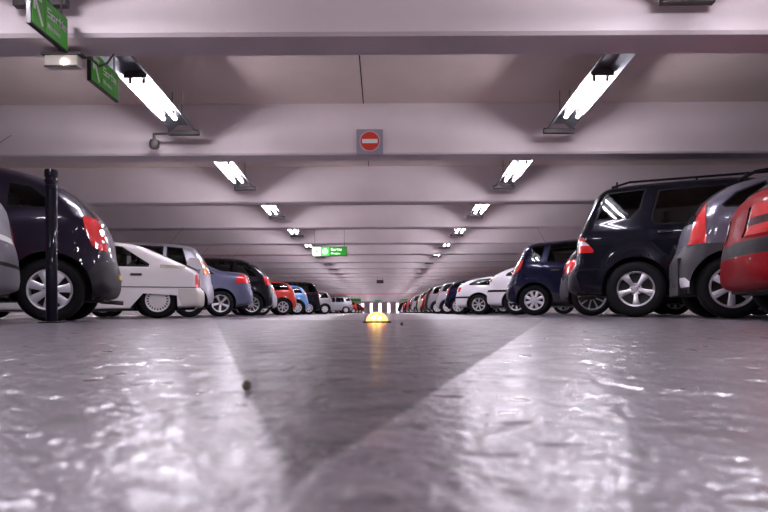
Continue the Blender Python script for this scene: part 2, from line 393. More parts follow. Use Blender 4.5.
# ------------------------------------------------------------------ signs
FONT = {'S': [((1, 1), (0, 1)), ((0, 1), (0, .5)), ((0, .5), (1, .5)), ((1, .5), (1, 0)), ((1, 0), (0, 0))],
        'o': [((0, 0), (0, .6)), ((0, .6), (.8, .6)), ((.8, .6), (.8, 0)), ((.8, 0), (0, 0))],
        'r': [((0, 0), (0, .6)), ((0, .6), (.6, .6))],
        't': [((.3, 0), (.3, .95)), ((0, .6), (.65, .6)), ((.3, 0), (.65, 0))],
        'i': [((.15, 0), (.15, .6)), ((.15, .85), (.15, .9))],
        'e': [((.8, 0), (0, 0)), ((0, 0), (0, .6)), ((0, .6), (.8, .6)), ((.8, .6), (.8, .3)), ((.8, .3), (0, .3))],
        'n': [((0, 0), (0, .6)), ((0, .6), (.7, .6)), ((.7, .6), (.7, 0))],
        'v': [((0, .6), (.35, 0)), ((.35, 0), (.7, .6))],
        'a': [((0, .6), (.7, .6)), ((.7, .6), (.7, 0)), ((.7, 0), (0, 0)), ((0, 0), (0, .3)), ((0, .3), (.7, .3))],
        'N': [((0, 0), (0, 1)), ((0, 1), (.8, 0)), ((.8, 0), (.8, 1))],
        'u': [((0, .6), (0, 0)), ((0, 0), (.7, 0)), ((.7, 0), (.7, .6))],
        'x': [((0, 0), (.7, .6)), ((0, .6), (.7, 0))]}
ADV = {'i': .55, 'r': .95, 't': 1.0}
def text_lines(txt, u, v, h):
    out = []
    for ch in txt:
        for a, c in FONT.get(ch, []): out.append(((u+a[0]*h*.75, v+a[1]*h), (u+c[0]*h*.75, v+c[1]*h)))
        u += h*.75*ADV.get(ch, 1.3)
    return out
def side_sign(y0, y1, X, z0, z1, label):
    """hangs parallel to the aisle, face towards +X; far end is the reader's right"""
    r = empty('direction_sign', (X, y0, z0)); tag(r, label, 'sign', 'green hanging direction signs'); L_, H_ = y1-y0, z1-z0
    b = BM(); box(b, -.016, .016, 0, L_, 0, H_, bev=.003); obj('frame', b, M['black'], r)
    b = BM(); box(b, .016, .020, .012, L_*.34, .014, H_-.01); obj('arrow_panel', b, M['green'], r)
    b = BM(); box(b, .016, .020, L_*.355, L_-.012, .014, H_-.01); obj('text_panel', b, M['green'], r)
    f = lambda u, v, d: (.0205+d*.5, u, v)
    b = BM(); cx = L_*.18
    strokes(b, [((cx+.045, .05), (cx-.045, H_-.06)), ((cx-.05, H_-.13), (cx-.05, H_-.045)), ((cx+.03, H_-.05), (cx-.05, H_-.045))], .026, f); obj('arrow', b, M['sign_white'], r)
    b = BM(); strokes(b, text_lines('Sortie', L_*.42, H_*.56, H_*.22), .011, f); obj('lettering', b, M['sign_white'], r)
    b = BM(); strokes(b, text_lines('Niveau', L_*.42, H_*.24, H_*.13), .007, f); obj('lettering', b, M['sign_white'], r)
    b = BM()
    pass
    for yy in (.06, L_-.06):
        b = BM(); tube(b, [(0, yy, H_), (0, yy, min(SLAB-z0, 9))], .006, 6); obj('hanger', b, M['steel'], r)
side_sign(4.20, 4.70, -2.38, 1.975+CAMH, 2.235+CAMH, 'nearest green hanging sign with white arrow at the top left corner')
side_sign(5.24, 5.80, -2.46, 1.975+CAMH, 2.235+CAMH, 'green hanging sign between the emergency lamp and the first left ceiling light')
# green sign facing the camera further down
r = empty('exit_sign', (-1.56, 18.9, 1.725+CAMH)); tag(r, 'wide green sign with white square and circle facing the camera over the aisle', 'sign')
b = BM(); box(b, -.53, .53, 0, .05, 0, .29, bev=.005); obj('frame', b, M['black'], r)
b = BM(); box(b, -.52, -.27, -.006, 0, .01, .28); obj('white_panel', b, M['white_lit'], r)
b = BM(); box(b, -.265, .0, -.006, 0, .01, .28); obj('symbol_panel', b, M['green_lit'], r)
b = BM(); box(b, .005, .52, -.006, 0, .01, .28); obj('text_panel', b, M['green_dk_lit'], r)
f2 = lambda u, v, d: (u, -.0065-d, v)
b = BM(); strokes(b, [((-.46, .06), (-.33, .23)), ((-.46, .23), (-.33, .06))], .03, f2); obj('cross_symbol', b, M['green_lit'], r)
b = BM(); ring = [(-.135+.075*math.cos(a*PI/8), .145+.075*math.sin(a*PI/8)) for a in range(17)]
strokes(b, list(zip(ring, ring[1:]))+[((-.135, .11), (-.135, .18)), ((-.165, .145), (-.105, .145))], .02, f2); obj('round_symbol', b, M['white_lit'], r)
b = BM(); strokes(b, text_lines('Sortie', .05, .17, .07), .011, f2); obj('lettering', b, M['white_lit'], r)
b = BM(); strokes(b, text_lines('Niveau', .05, .06, .055), .009, f2); obj('lettering', b, M['white_lit'], r)
for xx in (-.45, .45):
    b = BM(); tube(b, [(xx, .025, .29), (xx, .025, SLAB-1.725-CAMH)], .007, 6); obj('hanger', b, M['steel'], r)
# no entry plate on the second beam
yn = BEAM0+SP
r = empty('no_entry_sign', (-.14, yn, BH)); tag(r, 'square grey plate with red no-entry disc on the second beam', 'sign')
b = BM(); box(b, -.18, .18, -.022, -.001, -.002, .335, bev=.004); obj('plate', b, M['sign_grey'], r)
b = BM(); lathe(b, [(0, -.030), (.128, -.030), (.128, -.022)], 40, 'y'); obj('disc', b, M['sign_red'], r, (0, 0, .170))
b = BM(); lathe(b, [(.126, -.026), (.126, -.0315), (.142, -.0315), (.142, -.026)], 40, 'y', closed=True); obj('rim', b, pmat('pale_pink_rim', (.62, .42, .46), .4), r, (0, 0, .170))
b = BM(); box(b, -.105, .105, -.034, -.030, .142, .198); obj('bar', b, M['sign_white'], r)
# small sign boards far down
def small_sign(x, y, w, h, z, mat, label, cat='sign'):
    r = empty('exit_sign', (x, y, z)); tag(r, label, cat)
    b = BM(); box(b, -w/2, w/2, 0, .05, 0, h, bev=.01); obj('panel', b, mat, r)
    for s in (-1, 1):
        b = BM(); tube(b, [(s*w*.35, .025, h), (s*w*.35, .025, SLAB-z)], .01, 5); obj('hanger', b, M['steel'], r)
small_sign(-3.25, 79.5, 1.35, .38, 1.50, M['green_dark'], 'far dark green board above the red car in the left row')
small_sign(-.05, 40.6, .45, .22, 1.98, M['steel'], 'small grey box hanging over the middle of the aisle')

small_sign(4.7, 99.5, 3.2, .36, 1.93, M['green_band'], 'far long green board over the right side of the aisle end')
small_sign(-.45, 98.0, .95, .26, 1.78, M['green_band'], 'far small green board over the middle of the aisle end')

# ------------------------------------------------------------------ bollard, floor lamp, pebble
r = empty('bollard', (-2.825, 5.32, 0)); tag(r, 'black round post standing before the dark purple minivan wheel', 'bollard')
b = BM(); lathe(b, [(0, 0), (.105, 0), (.105, .008), (.06, .016), (.05, .016)], 28, 'z'); obj('foot_plate', b, M['post'], r, smooth=True)
b = BM(); lathe(b, [(.046, .012), (.046, 1.145), (.044, 1.15)], 28, 'z'); obj('post', b, M['post'], r, smooth=True)
b = BM(); lathe(b, [(.046, 1.145), (.052, 1.15), (.052, 1.175), (.047, 1.18), (.047, 1.20), (.052, 1.205), (.052, 1.225), (.047, 1.23), (.047, 1.25), (.053, 1.255), (.053, 1.30), (.048, 1.312), (0, 1.316)], 28, 'z'); obj('ribbed_cap', b, M['post'], r, smooth=True)
r = empty('floor_marker_light', (-.03, 4.6, 0)); tag(r, 'small glowing amber marker light on the floor in mid aisle', 'marker light')
b = BM(); box(b, -.105, .105, -.05, .05, 0, .012, bev=.004); obj('base', b, M['steel'], r)
b = BM(); lathe(b, [(.082*math.cos(a*PI/20), .012+.068*math.sin(a*PI/20)) for a in range(10)]+[(0, .080)], 28, 'z')
for v in b.verts: v.co.y *= .5
obj('dome_cover', b, M['amber_cover'], r, smooth=True)
for k, z, rad, mt in ((-.052, .033, .014, 'amber'), (-.022, .033, .018, 'amber2'), (.016, .033, .019, 'amber2'), (.050, .034, .014, 'amber'), (-.004, .060, .012, 'amber2')):
    b = BM(); lathe(b, [(0, -rad*.8), (rad*.65, -rad*.6), (rad, 0), (0, .001)], 14, 'y'); obj('lens', b, M[mt], r, (k, -.041*math.sqrt(max(.1, 1-(k/.082)**2-((z-.012)/.068)**2))+.004, z))
def pebble(loc, s, label):
    b = BM(); bmesh.ops.create_icosphere(b, subdivisions=3, radius=1)
    rr = random.Random(3)
    ph = [rr.uniform(0, 6) for _ in range(6)]
    for v in b.verts:
        k = 1+.13*math.sin(3*v.co.x+ph[0])+.1*math.sin(4*v.co.y+ph[1])+.08*math.sin(7*v.co.z+ph[2]+2*v.co.x)
        v.co = Vector((v.co.x*s*k, v.co.y*s*.9*k, v.co.z*s*.85*k))
    zm = min(v.co.z for v in b.verts)
    for v in b.verts: v.co.z -= zm
    tag(obj('pebble', b, M['stone'], None, loc, smooth=True), label, 'stone')
pebble((-.1295, .597, 0), .0052, 'small brown pebble on the floor left of centre in the foreground')
pebble((.117, 3.5, 0), .0095, 'tiny dark pebble in mid aisle right of the amber marker light')

# ------------------------------------------------------------------ car body generator
TH = math.radians(17)          # the bays are slanted: noses point outwards and towards the camera
PP = 2.3
def chaikin(P, n=2):
    P = [np.array(p, float) for p in P]
    for _ in range(n):
        Q = []
        for i in range(len(P)):
            a, c = P[i], P[(i+1) % len(P)]
            Q += [a*.75+c*.25, a*.25+c*.75]
        P = Q
    return np.array(P)
def resample(P, h):
    P = np.vstack([P, P[:1]]); d = np.hypot(*(P[1:, :2]-P[:-1, :2]).T); s = np.concatenate([[0], np.cumsum(d)])
    n = max(24, int(round(s[-1]/h))); t = np.linspace(0, s[-1], n, endpoint=False)
    return np.stack([np.interp(t, s, P[:, k]) for k in range(P.shape[1])], 1)
def in_poly(pt, poly):
    x, y = pt; c = False; j = len(poly)-1
    for i in range(len(poly)):
        xi, yi = poly[i]; xj, yj = poly[j]
        if (yi > y) != (yj > y) and x < (xj-xi)*(y-yi)/(yj-yi)+xi: c = not c
        j = i
    return c
def in_poly_np(P, poly):
    x, y = P[:, 0], P[:, 1]; c = np.zeros(len(P), bool); j = len(poly)-1
    for i in range(len(poly)):
        xi, yi = poly[i]; xj, yj = poly[j]
        if yi != yj: c ^= ((yi > y) != (yj > y)) & (x < (xj-xi)*(y-yi)/(yj-yi)+xi)
        j = i
    return c
def densify(poly, h, closed=True):
    out = []; n = len(poly)
    for i in range(n if closed else n-1):
        a = np.array(poly[i][:2], float); c = np.array(poly[(i+1) % n][:2], float); k = max(1, int(np.hypot(*(c-a))/h))
        for t in range(k): out.append(tuple(a+(c-a)*t/k))
    if not closed: out.append(tuple(poly[-1][:2]))
    return out
def inset(poly, d):
    P = [Vector(p) for p in poly]; n = len(P); area = sum(P[i].x*P[(i+1) % n].y-P[(i+1) % n].x*P[i].y for i in range(n)); s = 1 if area > 0 else -1
    out = []
    for i in range(n):
        a, b_, c = P[i-1], P[i], P[(i+1) % n]
        e1 = (b_-a).normalized(); e2 = (c-b_).normalized(); n1 = Vector((-e1.y, e1.x))*s; n2 = Vector((-e2.y, e2.x))*s
        m = (n1+n2); m = m/max(.35, m.length_squared/2) if m.length > .01 else n1
        out.append(tuple(b_+m*d))
    return out

class Shape:
    def __init__(S, sp, h):
        S.sp = sp; S.h = h
        S.out = resample(chaikin(sp['sil'], 2), h)          # x, z, r
        O = S.out; N = np.roll(O, -1, 0); S.A = O; S.B = N
        area = np.sum(O[:, 0]*N[:, 1]-N[:, 0]*O[:, 1]); s = 1 if area > 0 else -1
        T = np.roll(O, -1, 0)[:, :2]-np.roll(O, 1, 0)[:, :2]; T /= np.linalg.norm(T, axis=1)[:, None]
        S.nrm = np.stack([-T[:, 1], T[:, 0]], 1)*s          # inward
        S.xmin, S.xmax = O[:, 0].min(), O[:, 0].max()
    def t(S, P):
        P = np.atleast_2d(P); A = S.A[:, :2]; D = S.B[:, :2]-A; L2 = (D**2).sum(1)
        W = P[:, None, :]-A[None]; u = np.clip((W*D).sum(2)/L2, 0, 1)
        d = np.linalg.norm(W-u[..., None]*D, axis=2)
        r = S.A[:, 2]+(S.B[:, 2]-S.A[:, 2])*u
        return (d/r).min(1)
    def W(S, P):
        P = np.atleast_2d(P); x, z = P[:, 0], P[:, 1]; sp = S.sp; hw = sp['hw']; zb = sp.get('belt', .95)+sp.get('rise', 0)*(x)
        low = np.clip((zb-z)/zb, 0, 1); w = hw*(1-.055*low**2.0-.012*(1-np.abs(2*np.clip(low, 0, 1)-.55)).clip(0, 1)*0)
        up = np.clip(z-zb, 0, 2); w = w-.035*np.clip(up/.05, 0, 1)*.6-up*sp.get('tumble', .27)
        xc = (S.xmin+S.xmax)/2; Lh = (S.xmax-S.xmin)/2; q = np.abs((x-xc)/Lh)
        w = w*(1-.07*q**3.5)
        # slight flare round the wheels
        for xw in (0, sp['wb']):
            rr = np.hypot(x-xw, z-sp['R']); w = w+sp.get('flare', .012)*np.exp(-((rr-sp['Ra'])/.07)**2)
        return w
    def Y(S, P):
        t = np.clip(S.t(P), 0, 1); return S.W(P)*(1-(1-t)**PP)**(1/PP)

def tail_x(S, z):
    A, B = S.A, S.B; best = []
    for p, q in zip(A, B):
        if (p[1]-z)*(q[1]-z) <= 0 and p[1] != q[1]: best.append(p[0]+(q[0]-p[0])*(z-p[1])/(q[1]-p[1]))
    return min(best) if best else S.xmin

RINGS = (.03, .09, .18, .3, .45, .65, .9)
def build_type(sp, detail=1):
    """returns list of (part name, mesh, sub parts) in car space, wheels excluded"""
    h = .05 if detail else .11
    S = Shape(sp, h); O = S.out[:, :2]
    P = [tuple(p) for p in O]; n0 = len(P); E = [(i, (i+1) % n0) for i in range(n0)]
    rings = RINGS if detail else (.06, .2, .45, .8)
    for tr in rings:
        Q = O+S.nrm*(S.out[:, 2]*tr)[:, None]; tv = S.t(Q); ok = (tv > tr*.93) & in_poly_np(Q, O)
        idx = {}
        for i in range(n0):
            if ok[i]: idx[i] = len(P); P.append(tuple(Q[i]))
        for i in range(n0):
            j = (i+1) % n0
            if i in idx and j in idx and np.hypot(*(Q[i]-Q[j])) > .004: E.append((idx[i], idx[j]))
    g = .075 if detail else .16
    xs = np.arange(S.xmin, S.xmax, g); zs = np.arange(O[:, 1].min(), O[:, 1].max(), g)
    G = np.array([(x+(.5*g if k % 2 else 0), z) for k, z in enumerate(zs) for x in xs]); G = G[in_poly_np(G, O)]; G = G[S.t(G) > 1.02]
    # regions: kind -> closed polygons
    regs = []
    for xw in (0, sp['wb']):
        if xw == 0 and 'skirt' in sp:
            zc = sp['skirt']; Ra = sp['Ra']
            c = [(p[0], min(p[1], zc)) for p in [(xw+Ra*math.cos(a*PI/12)*1.0, sp['R']+Ra*math.sin(a*PI/12)) for a in range(24)]]
            c = [(-Ra*.92, -.05), (-Ra*.86, zc-.02), (Ra*.62, zc-.02+.03), (Ra*1.15, zc-.2), (Ra*1.22, .1), (Ra*1.2, -.05)]
            regs.append(('arch', c))
        else:
            c = [(xw+sp['Ra']*math.cos(a*PI/20), sp['R']+sp['Ra']*math.sin(a*PI/20)) for a in range(40)]
            regs.append(('arch', c))
    tx = lambda z: tail_x(S, z)
    def res(poly): return [(tx(p[1])-.05 if p[0] == 'T' else p[0], p[1]) for p in poly]
    for w in sp.get('win', []):
        w = res(w); regs.append(('trim', w)); regs.append(('glass', inset(w, .018)))
    for d in sp.get('doors', []): regs.append(('door', res(d)))
    zh = sp.get('lampz', (.56, .71)); XM = S.xmax
    heads = [('headlamp', [(XM+.05, zh[0]), (XM+.05, zh[1]), (XM-.42, zh[1]+.03), (XM-.30, zh[0])], 'clear', .18 if detail else .2)]
    for k, poly, mt, tmin in sp.get('zones', [])+heads: regs.append(('zone', res(poly), k, mt, tmin))
    hd = .05 if detail else .15
    cons = []
    for r_ in regs:
        q = densify(r_[1], hd); k0 = len(P); P += q; E += [(k0+i, k0+(i+1) % len(q)) for i in range(len(q))]
        cons += q
    cons = np.array(cons)
    if len(G) and len(cons):
        dm = np.array([np.hypot(*(cons-p).T).min() for p in G]); G = G[dm > .022]
    P += [tuple(p) for p in G]
    vs, es, fs, *_ = delaunay_2d_cdt([Vector(p) for p in P], E, [], 0, 1e-4)
    V = np.array([(v.x, v.y) for v in vs]); tri = [f for f in fs]
    cen = np.array([V[list(f)].mean(0) for f in tri]); inside = in_poly_np(cen, O)
    tc = S.t(cen); tV = S.t(V); wV = S.W(V); nx = None
    def yv(off, rr=.2):
        tt = np.clip(tV+off/rr, 0, 1); return (wV+off)*(1-(1-tt)**PP)**(1/PP)
    kind = np.array(['body']*len(tri), dtype=object)
    kind[~inside] = 'none'
    door_i = [r_ for r_ in regs if r_[0] == 'door']
    for k, r_ in enumerate(door_i):
        m = in_poly_np(cen, r_[1]) & inside; kind[m] = 'door%d' % k
    base = kind.copy()
    gl = [r_ for r_ in regs if r_[0] == 'glass']; tm = [r_ for r_ in regs if r_[0] == 'trim']
    for k, r_ in enumerate(tm):
        m = in_poly_np(cen, r_[1]) & inside; kind[m] = ['trim|'+q for q in base[m]]
    for k, r_ in enumerate(gl):
        m = in_poly_np(cen, r_[1]) & inside; kind[m] = 'glass%d' % k
    zn = [r_ for r_ in regs if r_[0] == 'zone']
    for k, r_ in enumerate(zn):
        m = in_poly_np(cen, r_[1]) & inside & (tc > r_[4]); kind[m] = 'zone%d' % k
    for r_ in regs:
        if r_[0] == 'arch': kind[in_poly_np(cen, r_[1])] = 'none'
    def mesh(name, sets, mats, sides=(1, -1), off=0.0, skirt=.02):
        """sets: list of (mask, material index)"""
        bm = bmesh.new(); yy = yv(off)
        for s in sides:
            vm = {}
            def gv(i):
                if i not in vm:
                    vm[i] = bm.verts.new((V[i, 0], s*(0.0 if tV[i] < 1e-3 and off == 0 else yy[i]), V[i, 1]))
                return vm[i]
            ec = {}
            for m, mi in sets:
                for fi in np.nonzero(m)[0]:
                    f = tri[fi]
                    try: nf = bm.faces.new([gv(i) for i in (f if s < 0 else f[::-1])])
                    except ValueError: continue
                    nf.material_index = mi; nf.smooth = True
                    for a in range(len(f)):
                        e = (f[a], f[(a+1) % len(f)]); ke = tuple(sorted(e)); ec.setdefault(ke, []).append((e, mi))
            if skirt:
                sk = {}
                for ke, l in ec.items():
                    if len(l) != 1: continue
                    (a, c), mi = l[0]
                    if off == 0 and tV[a] < 1e-3 and tV[c] < 1e-3: continue
                    q = []
                    for i in (a, c):
                        for lev in (0, 1):
                            if (i, lev) not in sk:
                                sk[(i, lev)] = bm.verts.new((V[i, 0], s*max(0.0, yy[i]-lev*skirt), V[i, 1]))
                    q = [sk[(a, 0)], sk[(a, 1)], sk[(c, 1)], sk[(c, 0)]]
                    try:
                        nf = bm.faces.new(q if s < 0 else q[::-1]); nf.material_index = mi
                    except ValueError: pass
        if not bm.faces: bm.free(); return None
        bmesh.ops.remove_doubles(bm, verts=[v for v in bm.verts if abs(v.co.y) < 1e-6], dist=1e-5)
        me = bpy.data.meshes.new(name); bm.to_mesh(me); bm.free()
        for mt in mats: me.materials.append(mt if isinstance(mt, bpy.types.Material) else M[mt])
        return me
    parts = []          # (name, mesh, children[(name, mesh)], label)
    bodym = (kind == 'body'); btrim = (kind == 'trim|body')
    parts.append(('body', mesh('body', [(bodym, 0), (btrim, 1)], ['PAINT', 'rubber'][1:] and [M['black'], M['rubber']]), [], None))
    used = set()
    for k, r_ in enumerate(door_i):
        for s in ((1, -1) if detail else (1, -1)):
            dm = mesh('door', [(kind == 'door%d' % k, 0), (kind == 'trim|door%d' % k, 1)], [M['black'], M['rubber']], (s,), -.001)
            ch = []
            for gk, gr in enumerate(gl):
                cx = np.mean(gr[1], 0)
                if in_poly(cx, r_[1]):
                    used.add(gk); ch.append(('window', mesh('window', [(kind == 'glass%d' % gk, 0)], [sp.get('glass', 'glass')], (s,), -.006, 0)))
            hp = sp.get('handles', [])
            if k < len(hp) and detail:
                hx, hz = hp[k]; w = float(S.Y((hx, hz))[0]); bh = BM()
                box(bh, hx-.085, hx+.085, s*w-(.004 if s > 0 else .03), s*w+(.03 if s > 0 else .004), hz-.018, hz+.018, bev=.008)
                hm = bpy.data.meshes.new('door_handle'); bmesh.ops.recalc_face_normals(bh, faces=bh.faces); bh.to_mesh(hm); bh.free(); hm.materials.append(M[sp.get('handle_mat', 'black')]); ch.append(('door_handle', hm))
            if dm: parts.append(('door', dm, ch, None))
    for gk, gr in enumerate(gl):
        if gk in used: continue
        for s in (1, -1):
            mm_ = mesh('window', [(kind == 'glass%d' % gk, 0)], [sp.get('glass', 'glass')], (s,), -.006, 0)
            if mm_: parts.append(('window', mm_, [], None))
    for k, r_ in enumerate(zn):
        both = r_[2] in ('bumper', 'rear_bumper', 'front_bumper', 'bumper_strip')
        for s in (((1, -1),) if both else ((1,), (-1,))):
            mm_ = mesh(r_[2], [(kind == 'zone%d' % k, 0)], [M[r_[3]] if r_[3] != 'PAINT' else M['black']], s, 0.0 if both else .006, .03)
            if mm_: parts.append((r_[2], mm_, [], 'PAINT' if r_[3] == 'PAINT' else None))
    # strips wrapped over the tail or the front: (name, side, z0, z1, halfwidth, mat, off)
    def wrap(name, front, z0, z1, wf, mat, off, rnd=0):
        q = np.arange(n0); c = (S.xmin+S.xmax)/2; O3 = S.out
        sel = [i for i in q if (O3[i, 0] > c) == front and z0 <= O3[i, 1] <= z1 and S.nrm[i, 0]*(-1 if front else 1) > .12]
        if len(sel) < 2: return None
        sel.sort(key=lambda i: O3[i, 1]); bm = bmesh.new(); rows = []
        ny = 14
        for lev in (off, -.03):
            for i in sel:
                row = []
                W0 = float(S.W(O3[i, :2])[0])
                for k in range(ny+1):
                    f = -1+2*k/ny; y = f*wf*W0; u = min(1, abs(y)/W0); t_ = 1-(1-u**PP)**(1/PP)
                    p = O3[i, :2]+S.nrm[i]*(O3[i, 2]*t_-lev); row.append(bm.verts.new((p[0], y, p[1])))
                rows.append(row)
        m = len(sel)
        for a in range(m-1):
            for k in range(ny):
                bm.faces.new((rows[a][k], rows[a][k+1], rows[a+1][k+1], rows[a+1][k]))
        for k in range(ny):
            for a in (0, m-1): bm.faces.new((rows[a][k], rows[a][k+1], rows[m+a][k+1], rows[m+a][k]))
        for a in range(m-1):
            for k in (0, ny): bm.faces.new((rows[a][k], rows[a+1][k], rows[m+a+1][k], rows[m+a][k]))
        bmesh.ops.recalc_face_normals(bm, faces=bm.faces)
        for f in bm.faces: f.smooth = False
        me = bpy.data.meshes.new(name); bm.to_mesh(me); bm.free(); me.materials.append(M[mat]); return me
    top = O[:, 1].max()
    for w in sp.get('wraps', [])+[('windscreen', True, sp.get('belt', .95)+.13, top-.10, .80, 'glass_solid', .005)]:
        me = wrap(*w)
        if me: parts.append((w[0], me, [], None))
    # underbody and wheel wells
    zb = O[:, 1].min(); hw = sp['hw']; R = sp['R']; Ra = sp['Ra']
    bm = BM()
    box(bm, -Ra-.08, sp['wb']+Ra+.05, -hw+.34, hw-.34, zb+.015, min(R+Ra, .62))
    box(bm, Ra+.02, sp['wb']-Ra-.02, -hw+.10, hw-.10, zb+.02, zb+.14)
    box(bm, S.xmin+.16, -Ra-.02, -hw+.25, hw-.25, zb+.03, zb+.2)
    for xw in (0, sp['wb']):
        tube(bm, [(xw, -hw+.16, R), (xw, hw-.16, R)], .035, 8)
    parts.append(('underbody', None if False else _m('underbody', bm, 'under'), [], None))
    if detail:
        for xw in (0, sp['wb']):
            for s in (1, -1):
                bm = BM(); n = 18; a0 = math.asin(max(-1, min(1, (zb+.03-R)/Ra)))
                rows = []
                for yy in (hw-.06, hw-.33):
                    rows.append([bm.verts.new((xw+(Ra+.004)*math.cos(a0+(PI-2*a0)*k/n), s*yy, R+(Ra+.004)*math.sin(a0+(PI-2*a0)*k/n))) for k in range(n+1)])
                for k in range(n): bm.faces.new((rows[0][k], rows[0][k+1], rows[1][k+1], rows[1][k]))
                bm.faces.new(rows[1])
                parts.append(('wheel_arch_liner', _m('wheel_arch_liner', bm, 'plastic_black'), [], None))
    if detail and sp.get('seats', True):
        zf = sp.get('belt', .95)
        for xs_, nm in ((sp['wb']*.12+.12, 'rear_seat'), (sp['wb']*.52, 'front_seat')):
            for y0 in (-.36, .36):
                bm = BM(); w = .21
                pr = [(xs_-.02, .45), (xs_+.14, .45), (xs_+.02, zf+.10), (xs_-.10, zf+.10)]
                a = [bm.verts.new((p[0], y0-w, p[1])) for p in pr]; c = [bm.verts.new((p[0], y0+w, p[1])) for p in pr]
                for i in range(4): bm.faces.new((a[i], a[(i+1) % 4], c[(i+1) % 4], c[i]))
                bm.faces.new(a); bm.faces.new(c[::-1])
                bmesh.ops.bevel(bm, geom=list(bm.edges), offset=.03, segments=2, affect='EDGES')
                box(bm, xs_-.10, xs_-.02, y0-.11, y0+.11, zf+.13, zf+.28, bev=.03)
                parts.append((nm, _m(nm, bm, 'seat'), [], None))
    for nm, fn in sp.get('extras', []):
        one = {'door_mirrors': 'door_mirror', 'roof_rails': 'roof_rail', 'lamp_reflectors': 'lamp_reflector'}.get(nm)
        if one:
            for s in (1, -1):
                bm = BM(); mt = fn(bm, S); bmesh.ops.delete(bm, geom=[v for v in bm.verts if v.co.y*s < 0], context='VERTS')
                parts.append((one, _m(one, bm, mt), [], None))
        else:
            bm = BM(); mt = fn(bm, S); parts.append((nm, _m(nm, bm, mt), [], None))
    return parts
def _m(name, bm, mat, smooth=False):
    bmesh.ops.recalc_face_normals(bm, faces=bm.faces); me = bpy.data.meshes.new(name); bm.to_mesh(me); bm.free()
    me.materials.append(M[mat] if isinstance(mat, str) else mat)
    if smooth:
        for p in me.polygons: p.use_smooth = True
        me.set_sharp_from_angle(angle=math.radians(40))
    return me

# ---- wheels -------------------------------------------------------
def tyre_mesh(R, rr, w=.195):
    bm = BM(); h = w/2
    prof = [(rr-.02, -h+.03), (rr, -h+.012), (rr+.015, -h+.002), ((R+rr)/2, -h-.004), (R-.025, -h+.008), (R-.006, -h+.03), (R, -h+.055),
            (R, h-.055), (R-.006, h-.03), (R-.025, h-.008), ((R+rr)/2, h+.004), (rr+.015, h-.002), (rr, h-.012), (rr-.02, h-.03)]
    lathe(bm, prof, 40, 'y', closed=True)
    return _m('wheel', bm, 'tyre', True)
def rim_mesh(style, rr):
    bm = BM(); y0 = .085
    hubcap = style['kind'] != 'alloy'
    # barrel and lip
    lathe(bm, [(rr+.002, y0-.004), (rr-.004, y0+.004), (rr-.018, y0), (rr-.026, y0-.022), (rr-.03, -.02), (rr-.004, -.02)], 40, 'y', mi=0, closed=True)
    lathe(bm, [(0, -.012), (rr-.028, -.012), (rr-.028, -.02), (0, -.02)], 32, 'y', mi=1)
    if style.get('disc'):
        # nearly flat cover with a ring of short slots
        lathe(bm, [(0, y0+.006), (rr*.3, y0+.006), (rr*.70, y0-.002)], 40, 'y', mi=0, cap=False)
        lathe(bm, [(rr*.88, y0-.004), (rr*.93, y0-.002), (rr-.016, y0-.006)], 40, 'y', mi=0, cap=False)
        ns = style['n']
        for k in range(ns):
            a = 2*PI*k/ns; da = PI/ns*.5
            q = [(rr*.69, a-da), (rr*.89, a-da), (rr*.89, a+da), (rr*.69, a+da)]
            lo = [bm.verts.new((r_*math.cos(t), y0-.003, r_*math.sin(t))) for r_, t in q]; bm.faces.new(lo)
        lathe(bm, [(rr*.66, y0-.014), (rr*.92, y0-.014)], 40, 'y', mi=1) if False else None
        lathe(bm, [(rr*.66, y0-.03), (rr*.95, y0-.03), (rr*.95, y0-.034), (rr*.66, y0-.034)], 40, 'y', mi=1, closed=True)
        return _rim(bm, style)
    ns = style['n']; w0, w1, w2 = style['w']      # half widths at hub, middle, rim
    r0, r1 = rr*.13, rr-.014
    dish = style.get('dish', .025)
    for k in range(ns):
        a = 2*PI*(k+.25*0)/ns+style.get('a0', PI/2)
        u = Vector((math.cos(a), 0, math.sin(a))); v = Vector((-math.sin(a), 0, math.cos(a)))
        secs = []
        for f in (0, .2, .4, .6, .8, 1.0):
            r_ = r0+(r1-r0)*f; w = (w0*(1-f)**2+2*w1*f*(1-f)+w2*f*f)*1.0
            yf = y0-dish*(1-math.sin(f*PI*.5+.0))-(.006 if f == 1 else 0)
            ed = .35*w
            pts = [(-w, yf-.020), (-w, yf-.006), (-w+ed, yf), (w-ed, yf), (w, yf-.006), (w, yf-.020)]
            secs.append([bm.verts.new(u*r_+v*p[0]+Vector((0, p[1], 0))) for p in pts])
        for s0, s1 in zip(secs, secs[1:]):
            for i in range(6): bm.faces.new((s0[i], s0[(i+1) % 6], s1[(i+1) % 6], s1[i]))
        bm.faces.new(secs[0]); bm.faces.new(secs[-1][::-1])
    rh = rr*style.get('hub', .27)
    lathe(bm, [(0, y0-dish+.010), (rh*.42, y0-dish+.009), (rh*.48, y0-dish+.002), (rh*.85, y0-dish+.002), (rh, y0-dish-.008), (rh, y0-dish-.03), (0, y0-dish-.03)], 28, 'y', mi=0)
    for k in range(5):
        a = 2*PI*(k+.5)/5+PI/2
        c = Vector((math.cos(a)*rh*.68, 0, math.sin(a)*rh*.68))
        ring0 = [bm.verts.new(c+Vector((math.cos(j*PI/3)*.008, y0-dish+.0035, math.sin(j*PI/3)*.008))) for j in range(6)]
        f = bm.faces.new(ring0); f.material_index = 1
    return _rim(bm, style)
